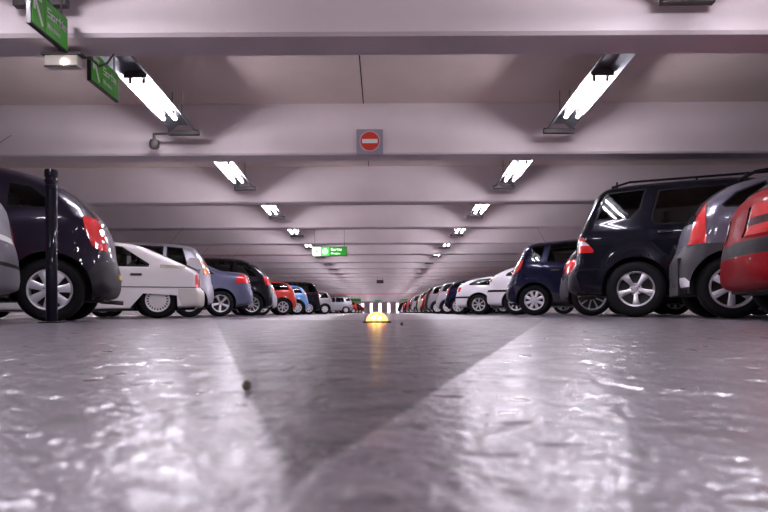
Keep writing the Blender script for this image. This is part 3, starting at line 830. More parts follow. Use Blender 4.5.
def _rim(bm, style):
    bmesh.ops.recalc_face_normals(bm, faces=bm.faces)
    nm = 'rim' if style['kind'] == 'alloy' else 'hubcap'
    me = bpy.data.meshes.new(nm); bm.to_mesh(me); bm.free(); me.materials.append(M[style.get('mat', 'alloy')]); me.materials.append(M['brake'])
    for p in me.polygons: p.use_smooth = True
    me.set_sharp_from_angle(angle=math.radians(30))
    return me
STY = {
 'suv5': dict(kind='alloy', n=5, w=(.030, .020, .055), dish=.02, hub=.34, mat='alloy', a0=PI/2+.25),
 'cap7': dict(kind='hubcap', n=7, w=(.03, .030, .050), dish=-.006, hub=.36, mat='hub', a0=PI/2+.3),
 'slots': dict(kind='hubcap', n=22, disc=True, mat='hub_white'),
 'cap6w': dict(kind='hubcap', n=7, w=(.035, .03, .055), dish=-.006, hub=.36, mat='hub_white', a0=PI/2),
 'split6': dict(kind='hubcap', n=6, w=(.022, .030, .036), dish=.0, hub=.30, mat='hub', a0=PI/2+.4),
 'alloy5': dict(kind='alloy', n=5, w=(.024, .022, .040), dish=.02, hub=.26, mat='alloy', a0=PI/2),
 'alloy7': dict(kind='alloy', n=7, w=(.016, .013, .026), dish=.02, hub=.24, mat='alloy', a0=PI/2),
 'alloy9': dict(kind='alloy', n=9, w=(.012, .010, .018), dish=.015, hub=.24, mat='alloy', a0=PI/2),
 'cap8': dict(kind='hubcap', n=8, w=(.03, .025, .038), dish=-.004, hub=.4, mat='hub', a0=PI/2)}
_wc = {}
def wheel_meshes(R, rr, sty):
    k = (R, rr)
    if k not in _wc: _wc[k] = tyre_mesh(R, rr)
    k2 = (rr, sty)
    if k2 not in _wc: _wc[k2] = rim_mesh(STY[sty], rr)
    return _wc[k], _wc[k2]

TYPES = {}
_tc = {}
def put(o, me, mat=None):
    if mat is not None: o.material_slots[0].link = 'OBJECT'; o.material_slots[0].material = mat
def car(tname, side, px, d, name, label, mat, sty=None, cat='car', group=None, detail=1, dtheta=0, hmat=None):
    """side -1 left row, +1 right row; px = picture column of the near rear wheel, d = its distance"""
    sp = TYPES[tname]
    key = (tname, detail)
    if key not in _tc: _tc[key] = build_type(sp, detail)
    th = TH+dtheta; hw = sp['hw']-.03
    X = (px-381)/F*d
    if side < 0: phi = PI+th; c = (X-hw*math.sin(th), d+hw*math.cos(th))
    else: phi = -th; c = (X+hw*math.sin(th), d+hw*math.cos(th))
    r = empty(name, (c[0], c[1], 0), phi); tag(r, label, cat, group)
    for nm, me, ch, lab in _tc[key]:
        if me is None: continue
        o = link(nm, me, None, r)
        if nm in ('body', 'door') or lab == 'PAINT': put(o, me, mat)
        for cn, cm in ch:
            if cm is None: continue
            co = link(cn, cm, None, o)
    tm, rm = wheel_meshes(sp['R'], sp['rr'], sty or sp['sty'])
    for xw in (0, sp['wb']):
        for s in (1, -1):
            w = link('wheel', tm, None, r, (xw, s*(sp['hw']-.03-.10-sp.get('inset', 0)), sp['R']), (0, 0 if s > 0 else PI, 0) if False else (0, 0, 0 if s > 0 else PI))
            link(rm.name.split('.')[0], rm, None, w, None, (0, random.uniform(0, 1.2) if sp.get('spin', 1) else 0, 0))
    return r

# ---- car types (x forward from the rear axle, z up; third value = edge rounding) --------------
def front(wb, fo, zh=.95, zn=.72):
    """nose points from the foot of the windscreen round to the underside"""
    F_ = wb+fo
    return [(wb-.15, zh, .16), (wb+.35, zh-.06, .16), (F_-.14, zn+.04, .22), (F_-.02, zn-.12, .30), (F_, .45, .34), (F_-.04, .25, .2), (F_-.3, .19, .07), (wb, .19, .06)]
def bot(o, z=.2): return [(wbx, z, .06) for wbx in ()]
def antenna(x, z, dx=-.35, dz=.42):
    def f(bm, S):
        tube(bm, [(x, 0, z-.02), (x+.01*0, 0, z+.02)], .012, 6); tube(bm, [(x, 0, z+.01), (x+dx, 0, z+dz)], .003, 5); return 'black'
    return ('antenna', f)
def rails(x0, x1, zf, y, r=.016):
    def f(bm, S):
        for s in (-1, 1):
            n = 9; pts = []
            for i in range(n+1):
                t = i/n; x = x0+(x1-x0)*t; e = min(t, 1-t)/.06; k = min(1, e)
                pts.append((x, s*y, zf(x)-.02+.058*k))
            tube(bm, pts, r, 8)
            for xx in (x0+.07, (x0+x1)/2, x1-.07): tube(bm, [(xx, s*y, zf(xx)-.04), (xx, s*y, zf(xx)+.05)], .014, 6)
        return 'plastic_black'
    return ('roof_rails', f)
def plate(x, z, mat, tilt=0.0, w=.26):
    def f(bm, S):
        box(bm, x-.012, x, -w, w, z-.055, z+.055, bev=.004); return mat
    return ('license_plate', f)
def exhaust(x, y, z=.20):
    def f(bm, S): tube(bm, [(x, y, z), (x+.25, y, z+.02)], .026, 10); return 'steel'
    return ('exhaust_pipe', f)
def mirror(x, z, hw, mat='black'):
    def f(bm, S):
        for s in (-1, 1): box(bm, x-.05, x+.06, s*hw-.02 if s > 0 else s*hw-.17, s*hw+.17 if s > 0 else s*hw+.02, z, z+.15, bev=.03)
        return mat
    return ('door_mirrors', f)

TYPES['picasso'] = dict(wb=2.76, hw=.875, R=.31, Ra=.375, rr=.205, belt=1.02, rise=-.02, tumble=.26, sty='cap7', flare=.015,
  sil=[(-.58, .235, .07), (-.655, .30, .12), (-.675, .42, .22), (-.665, .55, .24), (-.615, .66, .24), (-.60, .80, .25), (-.565, .93, .25), (-.50, 1.05, .22), (-.35, 1.20, .20), (-.14, 1.37, .18),
       (.10, 1.49, .16), (.45, 1.575, .15), (1.1, 1.64, .15), (1.75, 1.60, .15), (2.25, 1.40, .16), (2.75, 1.10, .17)]+[(3.2, .98, .16), (3.50, .82, .22), (3.60, .62, .3), (3.62, .42, .34), (3.58, .24, .2), (3.3, .19, .07), (2.76, .19, .06), (1.4, .19, .06), (0, .21, .06), (-.4, .22, .06)],
  win=[[(.02, 1.10), (-.06, 1.15), (.16, 1.33), (.36, 1.36), (.38, 1.10)], [(.47, 1.09), (.45, 1.36), (.62, 1.42), (1.12, 1.47), (1.14, 1.06)], [(1.22, 1.05), (1.20, 1.47), (1.60, 1.46), (2.0, 1.30), (2.32, 1.08), (2.30, 1.03)]],
  doors=[[(.42, 1.40), (.62, 1.46), (1.17, 1.51), (1.18, .30), (.50, .30), (.46, .55), (.40, .72)], [(1.185, 1.51), (1.65, 1.50), (2.05, 1.34), (2.42, 1.07), (2.36, .30), (1.185, .30)]],
  handles=[(.58, .93), (1.33, .93)],
  zones=[('tail_lamp', [('T', .72), ('T', 1.075), (-.46, 1.06), (-.29, 1.05), (-.31, .92), (-.37, .76), (-.43, .72)], 'red', .18),
         ('bumper', [('T', .15), ('T', .64), (-.55, .64), (-.40, .58), (-.345, .50), (-.30, .40), (-.33, .15)], 'plastic_dark', 0)],
  wraps=[('rear_window', False, 1.04, 1.42, .74, 'glass_solid', .006), ('license_plate', False, .40, .54, .34, 'plate_y', .012), ('tailgate_trim', False, .60, .66, .60, 'black', .003)],
  extras=[antenna(.9, 1.63, -.42, .36), exhaust(-.60, -.45, .2), mirror(2.25, 1.02, .83),
          ])
def lampbulbs(bm, S):
    for s in (-1, 1):
        for (x, z, r_) in ((-.435, .90, .055), (-.435, .99, .028), (-.45, .81, .03)):
            y = float(S.Y((x, z))[0]); c = Vector((x, s*(y-.012), z)); n = Vector((-.62, s*.78, .1)).normalized()
            m = Matrix.Translation(c)@n.to_track_quat('Z', 'Y').to_matrix().to_4x4()
            bmesh.ops.create_cone(bm, cap_ends=True, segments=16, radius1=r_, radius2=r_*.6, depth=.05, matrix=m)
    return 'clear'
TYPES['picasso']['sil'] = [((p[0] if p[0] > -.30 else -.30+(p[0]+.30)*.80), p[1], p[2]*(1.15 if p[0] < -.3 else 1)) for p in TYPES['picasso']['sil']]
TYPES['picasso']['extras'].append(('lamp_reflectors', lampbulbs))

TYPES['bx'] = dict(wb=2.655, hw=.83, R=.29, Ra=.34, rr=.19, belt=.80, rise=0, tumble=.30, sty='slots', flare=0, inset=.045, skirt=.385, handle_mat='black', spin=0,
  sil=[(-.66, .17, .06), (-.72, .19, .10), (-.735, .30, .14), (-.73, .46, .14), (-.665, .49, .12), (-.66, .60, .10), (-.655, .72, .10), (-.60, .80, .10), (-.44, .875, .10), (-.15, 1.01, .11),
       (.15, 1.14, .11), (.30, 1.20, .11), (.65, 1.255, .12), (1.2, 1.275, .12), (1.55, 1.24, .12), (2.1, .98, .12), (2.4, .85, .12), (3.0, .74, .12), (3.38, .62, .14), (3.44, .48, .2), (3.44, .3, .2), (3.3, .14, .06), (2.6, .11, .05), (1.4, .11, .05), (0, .13, .05), (-.4, .15, .05)],
  win=[[(.13, .81), (.12, .86), (.52, 1.13), (.99, 1.17), (1.0, .81)], [(1.07, .81), (1.06, 1.17), (1.50, 1.14), (1.98, .88), (1.97, .81)]],
  doors=[[(.13, .50), (.13, .78), (.10, .87), (.52, 1.165), (1.03, 1.205), (1.035, .17), (.42, .17), (.30, .35)], [(1.04, 1.205), (1.52, 1.175), (2.08, .87), (2.10, .17), (1.04, .17)]],
  handles=[(.31, .69), (1.2, .69)],
  zones=[('tail_lamp', [('T', .50), ('T', .70), (-.575, .70), (-.575, .50)], 'red', .09),
         ('bumper', [('T', .1), ('T', .475), (-.31, .475), (-.31, .35), (-.38, .17), (-.38, .1)], 'cream_body', 0),
         ('rub_strip', [(-.60, .488), (-.60, .500), (2.4, .500), (2.4, .488)], 'rubber', .3),
         ('side_vent', [(-.42, .795), (-.42, .84), (-.04, .855), (-.04, .80)], 'cream_vent', .1)],
  wraps=[('rear_window', False, .86, 1.12, .72, 'glass_solid', .005), ('license_plate', False, .56, .67, .32, 'plate_y', .008)],
  extras=[mirror(1.92, .82, .80)])
def bx_spoiler(bm, S):
    pr = [(-.44, .865), (-.49, .985), (-.645, .975), (-.665, .80), (-.60, .79)]
    a = [bm.verts.new((p[0], -.68, p[1])) for p in pr]; c = [bm.verts.new((p[0], .68, p[1])) for p in pr]
    for i in range(5): bm.faces.new((a[i], a[(i+1) % 5], c[(i+1) % 5], c[i]))
    bm.faces.new(a); bm.faces.new(c[::-1]); bmesh.ops.recalc_face_normals(bm, faces=bm.faces); bmesh.ops.bevel(bm, geom=list(bm.edges), offset=.006, segments=2, affect='EDGES'); return 'white_plain'
TYPES['bx']['extras'].append(('spoiler', bx_spoiler))
M['cream_body'] = pmat('aged_white_plastic', (.60, .56, .53), .5)
M['cream_vent'] = pmat('beige_grille', (.34, .30, .24), .6)
M['white_plain'] = pmat('white_enamel', (.72, .70, .72), .3, 0, .6)

TYPES['suv'] = dict(lampz=(.74, .92), wb=2.82, hw=.91, R=.37, Ra=.425, rr=.235, belt=1.16, rise=0, tumble=.22, sty='suv5', flare=.02, glass='glass_dark',
  sil=[(-.72, .30, .06), (-.88, .33, .10), (-.925, .42, .16), (-.90, .62, .16), (-.83, .70, .14), (-.795, .83, .14), (-.775, 1.10, .14), (-.70, 1.27, .13), (-.58, 1.55, .13), (-.47, 1.75, .11), (-.28, 1.815, .11),
       (.6, 1.84, .12), (1.4, 1.83, .12), (1.85, 1.68, .12), (2.5, 1.22, .14), (2.8, 1.13, .14), (3.45, 1.02, .18), (3.64, .85, .26), (3.68, .55, .28), (3.6, .32, .12), (2.8, .27, .06), (1.4, .27, .06), (0, .29, .06), (-.5, .29, .06)],
  win=[[(-.50, 1.30), (-.36, 1.67), (.14, 1.70), (.06, 1.42), (-.08, 1.30)], [(.19, 1.245), (.20, 1.35), (.285, 1.67), (1.08, 1.69), (1.08, 1.20), (.24, 1.20)], [(1.16, 1.20), (1.16, 1.69), (1.72, 1.66), (2.28, 1.25), (2.27, 1.20)]],
  doors=[[(.26, 1.70), (1.12, 1.72), (1.12, .42), (.52, .42), (.46, .72), (.20, .98), (.15, 1.20)], [(1.13, 1.72), (1.76, 1.69), (2.42, 1.20), (2.38, .42), (1.13, .42)]],
  handles=[(.36, 1.10), (1.30, 1.10)], handle_mat='body_black',
  zones=[('tail_lamp', [('T', .865), ('T', 1.12), (-.69, 1.10), (-.52, .90), (-.53, .865)], 'red', .09),
         ('tail_lamp_glass', [('T', .975), ('T', 1.045), (-.65, 1.02), (-.575, .965)], 'clear', .09),
         ('bumper', [('T', .25), ('T', .665), (-.78, .665), (-.70, .40), (-.62, .25)], 'plastic_dark', 0),
         ('bumper_strip', [('T', .615), ('T', .645), (-.45, .66), (-.45, .63)], 'rubber', .1)],
  wraps=[('rear_window', False, 1.25, 1.66, .78, 'glass_solid', .005), ('license_plate', False, .86, .99, .34, 'plate_w', .008)],
  extras=[rails(-.30, 1.8, lambda x: 1.80, .56), exhaust(-.82, .5, .27), mirror(2.25, 1.2, .86, 'plastic_black')])
M['body_black'] = pmat('black_enamel', (.008, .008, .014), .15, 0, 1)

TYPES['crosshatch'] = dict(wb=2.46, hw=.84, R=.305, Ra=.37, rr=.205, belt=1.00, rise=.0, tumble=.27, sty='split6', flare=.02, glass='glass_dark',
  sil=[(-.42, .26, .07), (-.51, .30, .12), (-.545, .42, .24), (-.545, .60, .25), (-.48, .69, .25), (-.43, .80, .25), (-.405, .92, .25), (-.33, 1.06, .23), (-.235, 1.19, .20), (-.06, 1.32, .17), (.12, 1.40, .15),
       (.45, 1.455, .14), (1.0, 1.50, .14), (1.4, 1.47, .14), (1.9, 1.22, .15), (2.2, 1.00, .16), (2.7, .88, .18), (3.05, .72, .24), (3.12, .52, .3), (3.1, .3, .2), (2.9, .22, .07), (2.46, .22, .06), (1.2, .22, .06), (0, .24, .06), (-.3, .25, .06)],
  win=[[(-.06, 1.08), (-.085, 1.11), (.04, 1.23), (.30, 1.33), (.33, 1.07)], [(.39, 1.07), (.37, 1.34), (.98, 1.39), (.98, 1.04)], [(1.05, 1.04), (1.05, 1.39), (1.36, 1.37), (1.9, 1.08), (1.9, 1.03)]],
  doors=[[(.36, 1.38), (1.01, 1.42), (1.01, .30), (.44, .30), (.40, .62), (.34, .76)], [(1.02, 1.42), (1.38, 1.40), (2.0, 1.08), (1.98, .30), (1.02, .30)]],
  handles=[(.48, .92), (1.15, .92)],
  zones=[('tail_lamp', [('T', .735), ('T', 1.17), (-.19, 1.17), (-.215, 1.03), (-.225, .90), (-.22, .745)], 'red', .18),
         ('bumper', [('T', .2), ('T', .655), (-.44, .71), (-.30, .735), (.02, .735), (.20, .70), (-.3, .5), (-.35, .2)], 'plastic_grey', 0),
         ('bumper_insert', [('T', .31), ('T', .42), (-.40, .41), (-.33, .315)], 'hub', .18)],
  wraps=[('rear_window', False, .98, 1.34, .66, 'glass_solid', .006), ('license_plate', False, .52, .60, .33, 'plate_w', .010)],
  extras=[rails(.10, 1.5, lambda x: 1.40+.05*min(1, max(0, (x-.1)/.4)), .50), mirror(1.9, 1.02, .80)])
M['plastic_grey'] = pmat('grey_plastic', (.030, .027, .034), .5, spec=.2)

TYPES['scenic'] = dict(wb=2.69, hw=.89, R=.315, Ra=.375, rr=.205, belt=1.02, rise=0, tumble=.24, sty='cap8', flare=.015, glass='glass_dark',
  sil=[(-.50, .24, .07), (-.60, .30, .12), (-.635, .42, .2), (-.62, .66, .2), (-.55, .74, .2), (-.50, .88, .2), (-.42, 1.08, .18), (-.33, 1.24, .18), (-.24, 1.45, .16), (-.10, 1.555, .14), (.3, 1.60, .14),
       (1.0, 1.63, .14), (1.5, 1.58, .14), (2.1, 1.25, .15), (2.45, 1.04, .16), (3.0, .93, .18), (3.42, .75, .24), (3.5, .52, .3), (3.46, .28, .2), (3.2, .2, .07), (2.69, .2, .06), (1.3, .2, .06), (0, .22, .06), (-.35, .23, .06)],
  win=[[(-.10, 1.20), (-.06, 1.43), (.24, 1.47), (.14, 1.14), (.02, 1.10)], [(.24, 1.10), (.33, 1.48), (1.08, 1.52), (1.08, 1.06)], [(1.15, 1.06), (1.15, 1.52), (1.48, 1.49), (2.1, 1.12), (2.1, 1.06)]],
  doors=[[(.30, 1.515), (1.11, 1.555), (1.11, .30), (.48, .30), (.42, .62), (.24, .85), (.18, 1.10)], [(1.12, 1.555), (1.5, 1.53), (2.2, 1.12), (2.15, .30), (1.12, .30)]],
  handles=[(.42, .93), (1.28, .93)],
  zones=[('tail_lamp', [('T', .84), ('T', 1.16), (-.22, 1.16), (-.26, .99), (-.40, .86)], 'red', .09),
         ('bumper', [('T', .2), ('T', .68), (-.42, .66), (-.38, .4), (-.38, .2)], 'plastic_grey', 0)],
  wraps=[('rear_window', False, 1.12, 1.50, .72, 'glass_solid', .006), ('license_plate', False, .76, .88, .33, 'plate_w', .01)],
  extras=[antenna(.2, 1.60, -.18, .35), mirror(2.1, 1.05, .86)])

TYPES['crosshatch']['sil'] = [((p[0] if p[0] > -.25 else -.25+(p[0]+.25)*.78), p[1], p[2]) for p in TYPES['crosshatch']['sil']]
def hatch(o=.68, wb=2.5, fo=.75, H=1.42, belt=.93, hw=.83, slope=.45, R=.30, rr=.195, lz=(.72, .92), lx=.22, sty='cap8', bump='PAINT', Ra=None, rt=.18, strip=None, lamp='red', glass='glass_dark', roofx=.1, extras=None, q=0.0):
    """generic hatchback; slope = how far the tail glass leans"""
    zt = (belt+.06)
    sil = [(-o+.16, .22, .07), (-o+.03, .27, .12), (-o, .42, rt), (-o+.02, .60, rt), (-o+.06, .70, rt), (-o+.09, zt-.06, rt), (-o+.13, zt+.02, rt), (-o+.13+slope*.55, zt+(H-zt)*.62, rt*.85), (-o+.13+slope, H-.08, rt*.8), (-o+.13+slope+.28, H-.02, .14),
           (wb*.42, H, .14), (wb*.55, H-.03, .14), (wb*.78, H-.27, .14), (wb*.92, belt+.03, .15), (wb+.3, belt-.10, .17), (wb+fo-.12, .70, .22), (wb+fo, .50, .3), (wb+fo-.05, .26, .2), (wb+fo-.3, .19, .07), (wb, .19, .06), (wb/2, .19, .06), (0, .2, .06), (-.3, .21, .06)]
    x0 = -o+.13+slope*.45+q
    w1 = [(x0+.10, belt+.06), (x0+.12, belt+.12), (max(x0+.2, -o+.15+slope+q), H-.15), (.42, H-.12), (.44, belt+.05)]
    w2 = [(.50, belt+.05), (.48, H-.12), (wb*.42, H-.10), (wb*.42, belt+.04)]
    w3 = [(wb*.42+.07, belt+.04), (wb*.42+.07, H-.10), (wb*.54, H-.12), (wb*.78, belt+.10), (wb*.78, belt+.04)]
    win = [w2, w3]
    if x0+.1 < .25: win = [w1]+win
    z = [('tail_lamp', [('T', lz[0]), ('T', lz[1]), (-o+.13+lx, lz[1]), (-o+.06+lx, lz[0])], lamp, .09),
         ('bumper', [('T', .15), ('T', .62), (-.36, .62), (-.34, .15)], bump, 0)]
    if strip: z.append(('rub_strip', [('T', strip), ('T', strip+.055), (wb*.85, strip+.055), (wb*.85, strip)], 'rubber', .09))
    return dict(wb=wb, hw=hw, R=R, Ra=Ra or R+.06, rr=rr, belt=belt, tumble=.27, sty=sty, flare=.012, glass=glass, sil=sil, win=win,
      doors=[[(.46, H-.075), (wb*.42+.03, H-.06), (wb*.42+.03, .3), (.44, .3), (.40, .6), (.42, belt)], [(wb*.42+.035, H-.06), (wb*.55, H-.08), (wb*.82, belt+.08), (wb*.80, .3), (wb*.42+.035, .3)]],
      handles=[(.56, belt-.08), (wb*.42+.15, belt-.08)], zones=z,
      wraps=[('rear_window', False, zt+.03, H-.12, .72, 'glass_solid', .006), ('license_plate', False, .62, .72, .32, 'plate_w', .004)], extras=(extras or [])+[mirror(wb*.76, belt+.02, hw-.04)])
TYPES['estate'] = hatch(o=.52, wb=2.6, H=1.55, belt=.98, slope=.30, lz=(.86, 1.15), lx=.16, lamp='orange', hw=.85, sty='cap8', R=.31, rr=.20, bump='PAINT', q=.17, extras=[antenna(.4, 1.53, -.3, .4)])
TYPES['hatch_white'] = hatch(o=.80, wb=2.55, H=1.34, belt=.92, slope=.70, lz=(.84, 1.02), lx=.12, hw=.84, sty='alloy7', R=.305, rr=.20, strip=.58, bump='PAINT')
TYPES['coupe_white'] = hatch(o=.80, wb=2.5, H=1.22, belt=.84, slope=.62, lz=(.70, .84), lx=.16, hw=.83, sty='alloy7', R=.31, rr=.205, strip=.50, bump='PAINT')
TYPES['small'] = hatch(o=.58, wb=2.35, H=1.30, belt=.86, slope=.28, lz=(.72, .98), lx=.14, hw=.80, sty='alloy7', R=.30, rr=.20)
TYPES['small_orange'] = hatch(o=.58, wb=2.35, H=1.30, belt=.86, slope=.28, lz=(.80, 1.05), lx=.16, hw=.80, sty='cap8', R=.30, rr=.20, lamp='orange')
TYPES['smalltall'] = hatch(o=.60, wb=2.4, H=1.44, belt=.92, slope=.32, lz=(.78, 1.08), lx=.14, hw=.81, sty='cap6w', R=.30, rr=.195)
TYPES['midhatch'] = hatch(o=.55, wb=2.55, H=1.42, belt=.93, slope=.40, lz=(.75, .98), lx=.2, hw=.84, sty='alloy9', R=.33, rr=.235, bump='plastic_grey')
TYPES['van'] = hatch(o=.70, wb=2.8, H=1.70, belt=1.06, slope=.28, lz=(.85, 1.25), lx=.12, hw=.89, sty='cap8', R=.32, rr=.21, glass='glass_dark')
TYPES['mpv'] = hatch(o=.66, wb=2.7, H=1.66, belt=1.03, slope=.62, lz=(.86, 1.10), lx=.22, hw=.87, sty='alloy9', R=.32, rr=.215, glass='glass_dark', extras=[antenna(.5, 1.62, -.3, .4)])
TYPES['red_tail'] = hatch(o=.66, wb=2.6, H=1.36, belt=.88, slope=.62, lz=(.64, .83), lx=.26, hw=.86, sty='alloy5', R=.31, rr=.20, strip=None, lamp='red', rt=.30)
TYPES['red_tail']['zones'] = [('tail_lamp', [('T', .63), ('T', .86), (-.20, .86), (-.30, .63)], 'red', .03),
    ('lamp_band', [('T', .705), ('T', .765), (-.23, .765), (-.27, .705)], 'smoke', .03),
    ('bumper', [('T', .15), ('T', .60), (-.36, .60), (-.34, .15)], 'PAINT', 0),
    ('bumper_strip', [('T', .49), ('T', .60), (-.36, .60), (-.36, .49)], 'plastic_black', 0)]
TYPES['red_tail']['wraps'] = [('rear_window', False, .97, 1.24, .72, 'glass_solid', .006)]
TYPES['silver_tail'] = hatch(o=.72, wb=2.6, H=1.44, belt=.92, slope=.60, lz=(.66, .80), lx=.22, hw=.86, sty='alloy5', R=.31, rr=.20, rt=.30)
TYPES['silver_tail']['zones'].append(('bumper_strip', [('T', .44), ('T', .47), (-.34, .47), (-.34, .44)], 'rubber', 0))
TYPES['sedan'] = dict(wb=2.61, hw=.86, R=.315, Ra=.37, rr=.215, belt=.93, rise=0, tumble=.30, sty='alloy5', flare=.015, glass='glass_dark',
  sil=[(-.62, .24, .07), (-.79, .28, .12), (-.835, .40, .22), (-.83, .56, .22), (-.775, .68, .2), (-.75, .84, .2), (-.70, 1.0, .18), (-.63, 1.075, .14), (-.50, 1.10, .14), (-.10, 1.13, .14), (.02, 1.15, .14), (.35, 1.30, .14), (.62, 1.40, .14), (1.1, 1.45, .14),
       (1.4, 1.43, .14), (1.95, 1.16, .14), (2.35, .98, .16), (3.0, .87, .18), (3.42, .70, .24), (3.5, .50, .3), (3.46, .27, .2), (3.2, .19, .07), (2.6, .19, .06), (1.3, .19, .06), (0, .2, .06), (-.4, .21, .06)],
  win=[[(.14, 1.02), (.40, 1.22), (.50, 1.26), (.48, 1.0)], [(.55, .99), (.56, 1.28), (.72, 1.33), (1.08, 1.36), (1.08, .98)], [(1.15, .98), (1.15, 1.36), (1.36, 1.34), (1.92, 1.06), (1.92, .98)]],
  doors=[[(.50, 1.29), (.70, 1.38), (1.11, 1.40), (1.11, .3), (.52, .3), (.45, .6), (.40, .8), (.48, .95)], [(1.12, 1.40), (1.38, 1.38), (2.05, 1.06), (2.0, .3), (1.12, .3)]],
  handles=[(.60, .86), (1.25, .86)],
  zones=[('tail_lamp', [('T', .80), ('T', 1.02), (-.50, 1.035), (-.38, .93), (-.34, .81)], 'red', .09), ('bumper', [('T', .15), ('T', .62), (-.38, .62), (-.36, .15)], 'PAINT', 0)],
  wraps=[('license_plate', False, .70, .82, .33, 'plate_w', .01)], extras=[antenna(.55, 1.37, -.3, .38), mirror(1.95, .98, .82), exhaust(-.76, .45)])

P_ = {
 'aubergine': paint('dark_purple_paint', (.012, .008, .019), .3), 'white': paint('white_paint', (.70, .67, .72), 0, .4), 'bxwhite': paint('warm_white_paint', (.80, .76, .77), 0, .45),
 'silver': paint('silver_paint', (.42, .41, .46), .6), 'steelblue': paint('steel_blue_paint', (.10, .105, .17), .5), 'black': paint('black_paint', (.010, .009, .014), .1, .25),
 'suvblack': paint('blue_black_paint', (.005, .005, .010), .2, .2), 'greypurple': paint('mid_grey_paint', (.10, .093, .125), .4), 'navy': paint('navy_paint', (.008, .009, .030), .3, .25),
 'red': paint('red_paint', (.42, .035, .025), .2), 'darkred': pmat('dark_red_paint', (.22, .004, .008), .4, 0, .16, spec=.02), 'blue': paint('light_blue_paint', (.14, .28, .55), .2), 'grey': paint('grey_paint', (.20, .19, .22), .4),
 'pearl': paint('pearl_grey_paint', (.30, .28, .30), .5), 'green': paint('dark_green_paint', (.02, .06, .04), .3), 'beige': paint('beige_paint', (.40, .34, .27), .3), 'anthracite': paint('anthracite_paint', (.035, .035, .045), .4)}

# ------------------------------------------------------------------ the parked cars, left row from near to far
car('silver_tail', -1, -160, 3.80, 'hatchback', 'silver-grey car rear corner cut by the left picture edge before the post', P_['grey'])
car('picasso', -1, 49.6, 6.0, 'minivan', 'dark purple minivan behind the black post, bumper holding a yellow plate', P_['aubergine'], dtheta=.05)
car('bx', -1, 157.5, 9.8, 'hatchback', 'old angular white hatchback with part-covered slotted rear wheel', P_['bxwhite'])
car('estate', -1, 189, 12.5, 'estate_car', 'silver estate car with orange tail lamp just behind the white hatchback', P_['silver'])
car('sedan', -1, 220.7, 14.9, 'sedan', 'steel blue sedan with red tail lamp and five-spoke wheels', P_['steelblue'])
car('mpv', -1, 252, 17.3, 'minivan', 'tall black minivan with red lamp right behind the steel blue sedan', P_['black'])
car('small', -1, 262, 20.4, 'hatchback', 'pale small car mostly hidden between black minivan and red car', P_['silver'], 'cap6w')
car('small', -1, 283.3, 22.8, 'hatchback', 'small bright red car in the left row', P_['red'])
car('small_orange', -1, 297.3, 26.4, 'hatchback', 'small light blue car with orange lamp in the left row', P_['blue'], 'cap8')
car('van', -1, 309, 31.3, 'minivan', 'black van-like car just past the light blue one in the left row', P_['black'])
car('smalltall', -1, 325, 38.0, 'hatchback', 'pale silver car past the black van, left row', P_['pearl'])
car('suv', -1, 346, 66, 'off_road_vehicle', 'silver off-road vehicle seen side-on past a gap, left row', P_['silver'], 'cap6w', detail=0)
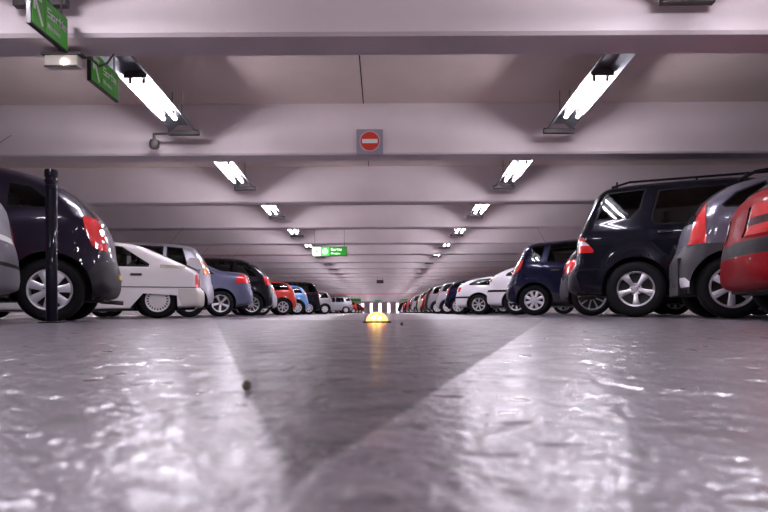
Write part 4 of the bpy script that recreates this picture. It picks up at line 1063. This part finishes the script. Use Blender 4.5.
# right row from near to far
car('red_tail', 1, 873, 4.0, 'hatchback', 'glossy dark red car rear cut by the right picture edge', P_['darkred'])
car('crosshatch', 1, 733, 5.95, 'hatchback', 'mid grey tall hatchback with roof rails and grey plastic bumper', P_['greypurple'], dtheta=.06)
car('suv', 1, 635.8, 8.15, 'off_road_vehicle', 'large black off-road vehicle with roof rails and silver five-spoke wheels', P_['suvblack'], dtheta=.09)
car('midhatch', 1, 592, 10.6, 'hatchback', 'dark car hidden behind the large black off-road vehicle, one wheel showing', P_['black'])
car('scenic', 1, 534.2, 12.9, 'minivan', 'navy blue minivan with red lamp between off-road vehicle and white hatchback', P_['navy'])
car('hatch_white', 1, 516, 15.6, 'hatchback', 'white hatchback with dark side strip next to the navy minivan', P_['white'])
car('coupe_white', 1, 478.5, 19.0, 'hatchback', 'low white hatchback with dark glass, second white car in right row', P_['white'])
car('small', 1, 458, 22.6, 'hatchback', 'navy small car just past the low white hatchback, right row', P_['navy'], 'cap8')
car('smalltall', 1, 447.3, 27.0, 'hatchback', 'pale silver car past the navy small car, right row', P_['silver'])
car('smalltall', 1, 437.3, 30.2, 'hatchback', 'silver car with white hubcaps and red lamp, right row, beyond its pale twin', P_['pearl'])
# the distant ends of both rows
cols = ['anthracite', 'red', 'black', 'silver', 'beige', 'navy', 'white', 'green', 'grey', 'darkred', 'black', 'pearl', 'blue', 'anthracite']
tys = ['smalltall', 'mpv', 'small', 'estate', 'smalltall', 'van']
random.seed(11)
cname = {'anthracite': 'charcoal', 'red': 'red', 'black': 'black', 'silver': 'silver', 'beige': 'beige', 'navy': 'navy', 'white': 'white', 'green': 'dark green', 'grey': 'grey', 'darkred': 'dark red', 'pearl': 'pearl grey', 'blue': 'light blue'}
o_ = ['eleventh', 'twelfth', 'thirteenth', 'fourteenth', 'fifteenth', 'sixteenth', 'seventeenth', 'eighteenth', 'nineteenth', 'twentieth']
def far(side, ds, cs):
    for i, d in enumerate(ds):
        t = tys[(i*2+(side > 0)) % 6]; X = 3.45+random.uniform(-.25, .2); c = cs[i % len(cs)]
        sd = 'left' if side < 0 else 'right'
        if i < 8: lab = 'tiny distant %s parked car, %s counted from the camera in the %s row' % (cname[c], o_[i+(1 if side < 0 else 0)+(1 if side < 0 else 0)-(0)] if True else '', sd)
        else: lab = 'speck-sized parked car near the far end of the %s row' % sd
        car(t, side, 381+side*X/d*F, d, 'parked_car', lab, P_[c], 'cap6w', group='distant cars of the %s row' % sd, detail=0)
far(1, [33.0, 35.8, 38.5, 41.2, 44, 47, 50, 53, 57, 61, 65, 69, 74, 79, 84, 89, 94, 100, 106], ['red', 'navy', 'anthracite', 'darkred', 'white', 'beige', 'black', 'green', 'silver', 'anthracite', 'black'])
far(-1, [72.5, 76, 80, 84, 89, 94, 100, 106], ['red', 'anthracite', 'green', 'black', 'silver', 'darkred'])
